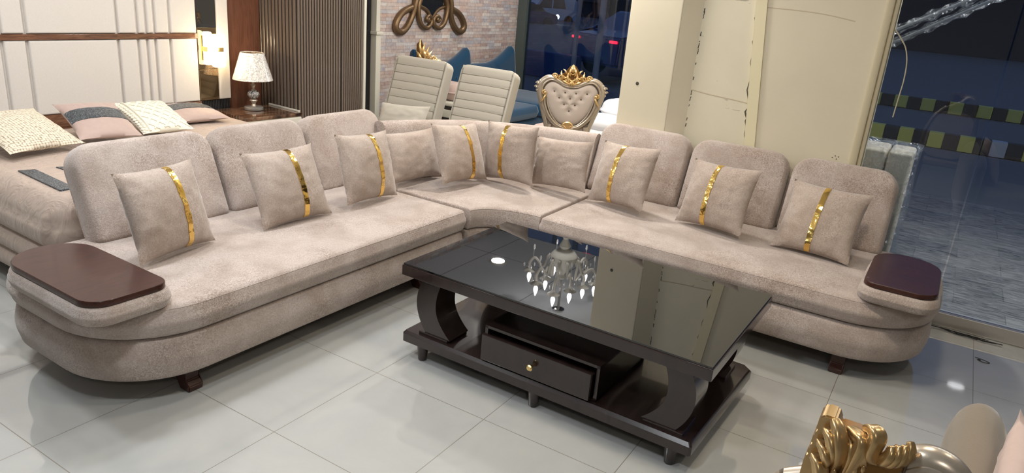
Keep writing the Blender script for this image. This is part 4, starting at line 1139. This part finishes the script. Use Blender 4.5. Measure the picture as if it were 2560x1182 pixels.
# ------------------------------------------------------------------ floor bits by the shop front
bm = BM()
rs = random.Random(5)
for k in range(5):
    x = .19+.03*k; P = [(x+.05*i+rs.uniform(-.01, .01), 4.80+rs.uniform(-.018, .02), .004+rs.uniform(0, .004)) for i in range(6)]
    tube(bm, cr_path(P, 3), .0025, 5)
tag(obj('loose_wire', bm, 'rubber'), 'tangle of thin black wire along the metal window threshold', 'wire')
bm = BM(); tube(bm, cr_path([(.43, 4.50, .003), (.47, 4.49, .003), (.50, 4.47, .003), (.47, 4.455, .003), (.44, 4.475, .003)], 4), .0018, 5); ball(bm, (.45, 4.475, .004), .006, (1.3, 1, .5), 8, 6)
tag(obj('string_scrap', bm, 'rubber'), 'tiny dark curl of string on a floor tile near the shop window', 'scrap')

# ------------------------------------------------------------------ outside
struct('ground_pavement', box(BM(), -1.9, 14, YG+.05, 8.9, -.14, -.01), 'slate')
bm = BM(); box(bm, -40, -1.9, YB+.1, 8.9+3.7, -.16, -.03); box(bm, -1.9, 30, 8.9, 12.6, -.16, -.02); struct('ground_verge', bm, 'asphalt')
struct('ground_road', box(BM(), -80, 60, 12.6, 60, -.3, -.06), 'asphalt')
struct('ground_earth', box(BM(), -16, -6.6, 14.5, 19.5, -.06, -.03), 'earth')
def kerb(y, x0, n_, w, h, name_label, mats, group):
    for i in range(n_):
        x = x0+i*w
        m_ = mats[i % len(mats)]
        c = {'kerb_yellow': 'yellow', 'kerb_black': 'black', 'kerb_white': 'white'}[m_]
        o = obj('kerb_block', box(BM(), -w/2+.001, w/2-.001, 0, .2, -.05, h, .012), m_, loc=(x, y, 0))
        tag(o, name_label % c, 'kerb', group)
kerb(12.87, -.973, 8, .2085, .18, '%s painted kerb block of the near kerb beyond the shop window', ['kerb_yellow', 'kerb_black'], 'near kerb blocks')
o = obj('kerb_block', box(BM(), -.104, .104, 0, .2, -.05, .18, .012), 'kerb_white', loc=(-.973+8*.2085, 12.87, 0)); tag(o, 'white painted block in the near yellow and black kerb', 'kerb', 'near kerb blocks')
for i in range(9, 16):
    k = ['kerb_black', 'kerb_yellow'][(i+1) % 2]
    o = obj('kerb_block', box(BM(), -.104, .104, 0, .2, -.05, .18, .012), k, loc=(-.973+i*.2085, 12.87, 0)); tag(o, '%s painted kerb block of the near kerb beyond the shop window' % ('black' if k == 'kerb_black' else 'yellow'), 'kerb', 'near kerb blocks')
kerb(18.4, -1.6, 14, .27, .2, '%s painted kerb block of the far kerb across the road', ['kerb_yellow', 'kerb_black'], 'far kerb blocks')

t = thing('street_building', 'dark buildings across the night street, seen through the glass', 'building', (-6, 58, 0))
bm = BM(); box(bm, -60, -8, 0, 4, -.2, 10); box(bm, -7, 46, 1, 6, -.2, 11); obj('facade', bm, 'facade', t)
bm = BM()
for i in range(6): box(bm, -34+i*5, -31+i*5, -.15, 0, 1.2, 3.0)
obj('shutter', bm, plain('steel_shutter', (.05, .055, .075), .5), t)

def vehicle(name, label, loc, rz, mat, van):
    t = thing(name, label, 'car', loc, rz)
    L_, H_ = (4.0, 1.75) if van else (4.1, 1.4)
    q = [(-2, .25), (-2.0, .8), (-1.9, .95), (-1.3, 1.02), (-.75, H_-.05), (-.4, H_), (1.6, H_), (1.95, H_-.25), (2.0, .8), (2.0, .25)] if van else [(-2, .25), (-2.02, .65), (-1.9, .78), (-1.0, .92), (-.35, H_), (.75, H_), (1.4, .98), (2.0, .9), (2.05, .3)]
    bm = BM(); prism(bm, q, -.8, .8); bmesh.ops.bevel(bm, geom=list(bm.edges), offset=.05, segments=3, affect='EDGES'); obj('body', bm, mat, t)
    bm = BM(); z0, z1 = (1.02, H_-.12) if van else (.92, H_-.1)
    for sy in (-.806, .79):
        prism(bm, [(-1.15, z0), (-.72, z1), (-.1, z1), (-.1, z0)], sy, sy+.016); prism(bm, [(0, z0), (0, z1), (.8, z1), (1.0, z0)], sy, sy+.016)
    obj('side_window', bm, 'window_dark', t)
    for (x, y) in ((-1.3, -.78), (1.25, -.78), (-1.3, .78), (1.25, .78)):
        bm = BM(); lathe(bm, [(.16, -.09), (.30, -.09), (.31, -.05), (.31, .05), (.30, .09), (.16, .09)], 20, Matrix.Translation((x, y, .31)) @ Matrix.Rotation(PI/2, 4, 'X')); obj('wheel', bm, 'rubber', t)
    bm = BM()
    for y in (-.6, .6): ball(bm, (-2.05, y, .68), .17, (.5, 1.1, .8), 12, 8)
    obj('headlight', bm, 'headlight' if not van else plain('unlit_lens', (.4, .42, .45), .1), t)
    bm = BM(); box(bm, 2.0, 2.06, -.72, -.52, .78, .83, .01); box(bm, 2.0, 2.06, .52, .72, .78, .83, .01); obj('tail_light', bm, 'taillight' if not van else plain('dull_red_lens', (.2, .01, .01), .2), t)
    return t
vehicle('parked_van', 'white van parked across the dark street beyond the rear window', (-24.9, 44.5, -.3), 1.0, 'car_white', True)
vehicle('parked_car', 'dark blue car with one bright headlight, left of the white van', (-22.7, 37.6, -.3), 1.0+PI, 'car_blue', False)
vehicle('passing_car', 'dark car with a red tail light behind the grey pole', (-6.0, 16.2, .06), -1.99, 'car_blue', False)
tag(obj('street_pole', tube(BM(), [(0, 0, -.1), (0, 0, 6)], .05, 12), 'pole', loc=(-6.72, 13.3, 0)), 'grey steel street pole near the red tail light', 'pole')
tag(obj('street_pole', tube(BM(), [(0, 0, -.1), (0, 0, 6)], .06, 12), 'pole', loc=(-5.95, 12.75, 0)), 'grey steel street pole close to the left edge of the cream pillar', 'pole')
tag(obj('road_barrier', box(BM(), -.75, .75, -.12, .12, -.06, .5, .03), plain('blue_barrier_paint', (.03, .06, .19), .5), loc=(-7.75, 14.2, 0), rot=(0, 0, -.12)), 'low blue barrier beyond the rear window', 'barrier')

L = bpy.data.lights.new('added_outdoor_fill_lamp', 'AREA'); L.shape = 'RECTANGLE'; L.size = 2.5; L.size_y = .3; L.energy = 110; L.color = (1, .95, .86)  # unseen lamp added to brighten the pavement and wrapped sofa
o = bpy.data.objects.new('added_outdoor_fill_lamp', L); COL.objects.link(o); o.location = (1.1, 5.35, 2.95)
# wrapped furniture outside the glass
t = thing('wrapped_sofa', 'beige sofa ends wrapped in clear film standing outside the glass by the pillar', 'sofa', (-.3, 5.35, 0))
for (x0, x1) in ((-.22, .004), (.012, .155)):
    bm = BM(); box(bm, x0, x1, -.25, .1, .18, .965, .02, seg=3); obj('back_panel', bm, 'outdoor_sofa', t)
bm = BM(); box(bm, -.22, .155, -.2, .1, -.01, .18); obj('plinth', bm, 'espresso', t)
bm = BM(); slab(bm, rr(-.232, -.275, .185, .125, .03, 4), [(-.005, -.02), (.2, -.01), (.4, .005), (.6, -.012), (.8, .0), (.985, -.004), (.99, .02)])
for v_ in bm.verts: v_.co += Vector((noise.noise(v_.co*7)*.01, noise.noise(v_.co*7+Vector((9, 0, 0)))*.01, 0))
obj('plastic_wrap', bm, 'film', t)
t = thing('wrapped_pole', 'pair of film-wrapped rails slanting up from the pillar edge, outside the glass', 'rail', (-.42, 5.0, 1.64))
for (dz0, dz1, r) in ((.045, .30, .022), (-.03, .24, .02)):
    bm = BM(); P = [(-.0+.75*i/12, 0, dz0+(dz1-dz0)*1.75*i/12) for i in range(13)]
    tube(bm, P, r*.4, 8); rl = obj('rail', bm, 'pole', t)
    bm = BM(); tube(bm, cr_path(P, 3), lambda u: r*(1.1+.28*math.sin(u*60)+.2*math.sin(u*31)), 10); obj('film_sleeve', bm, 'film', rl)
tag(obj('hanging_cord', tube(BM(), cr_path([(-.408, 4.868, 1.70), (-.37, 4.866, 1.66), (-.325, 4.866, 1.60), (-.30, 4.866, 1.52), (-.292, 4.866, 1.42), (-.295, 4.866, 1.33), (-.30, 4.866, 1.2)], 5), .0035, 6), 'cord'), 'thin yellowed cord looping down from the pillar edge beside the glass', 'cord')
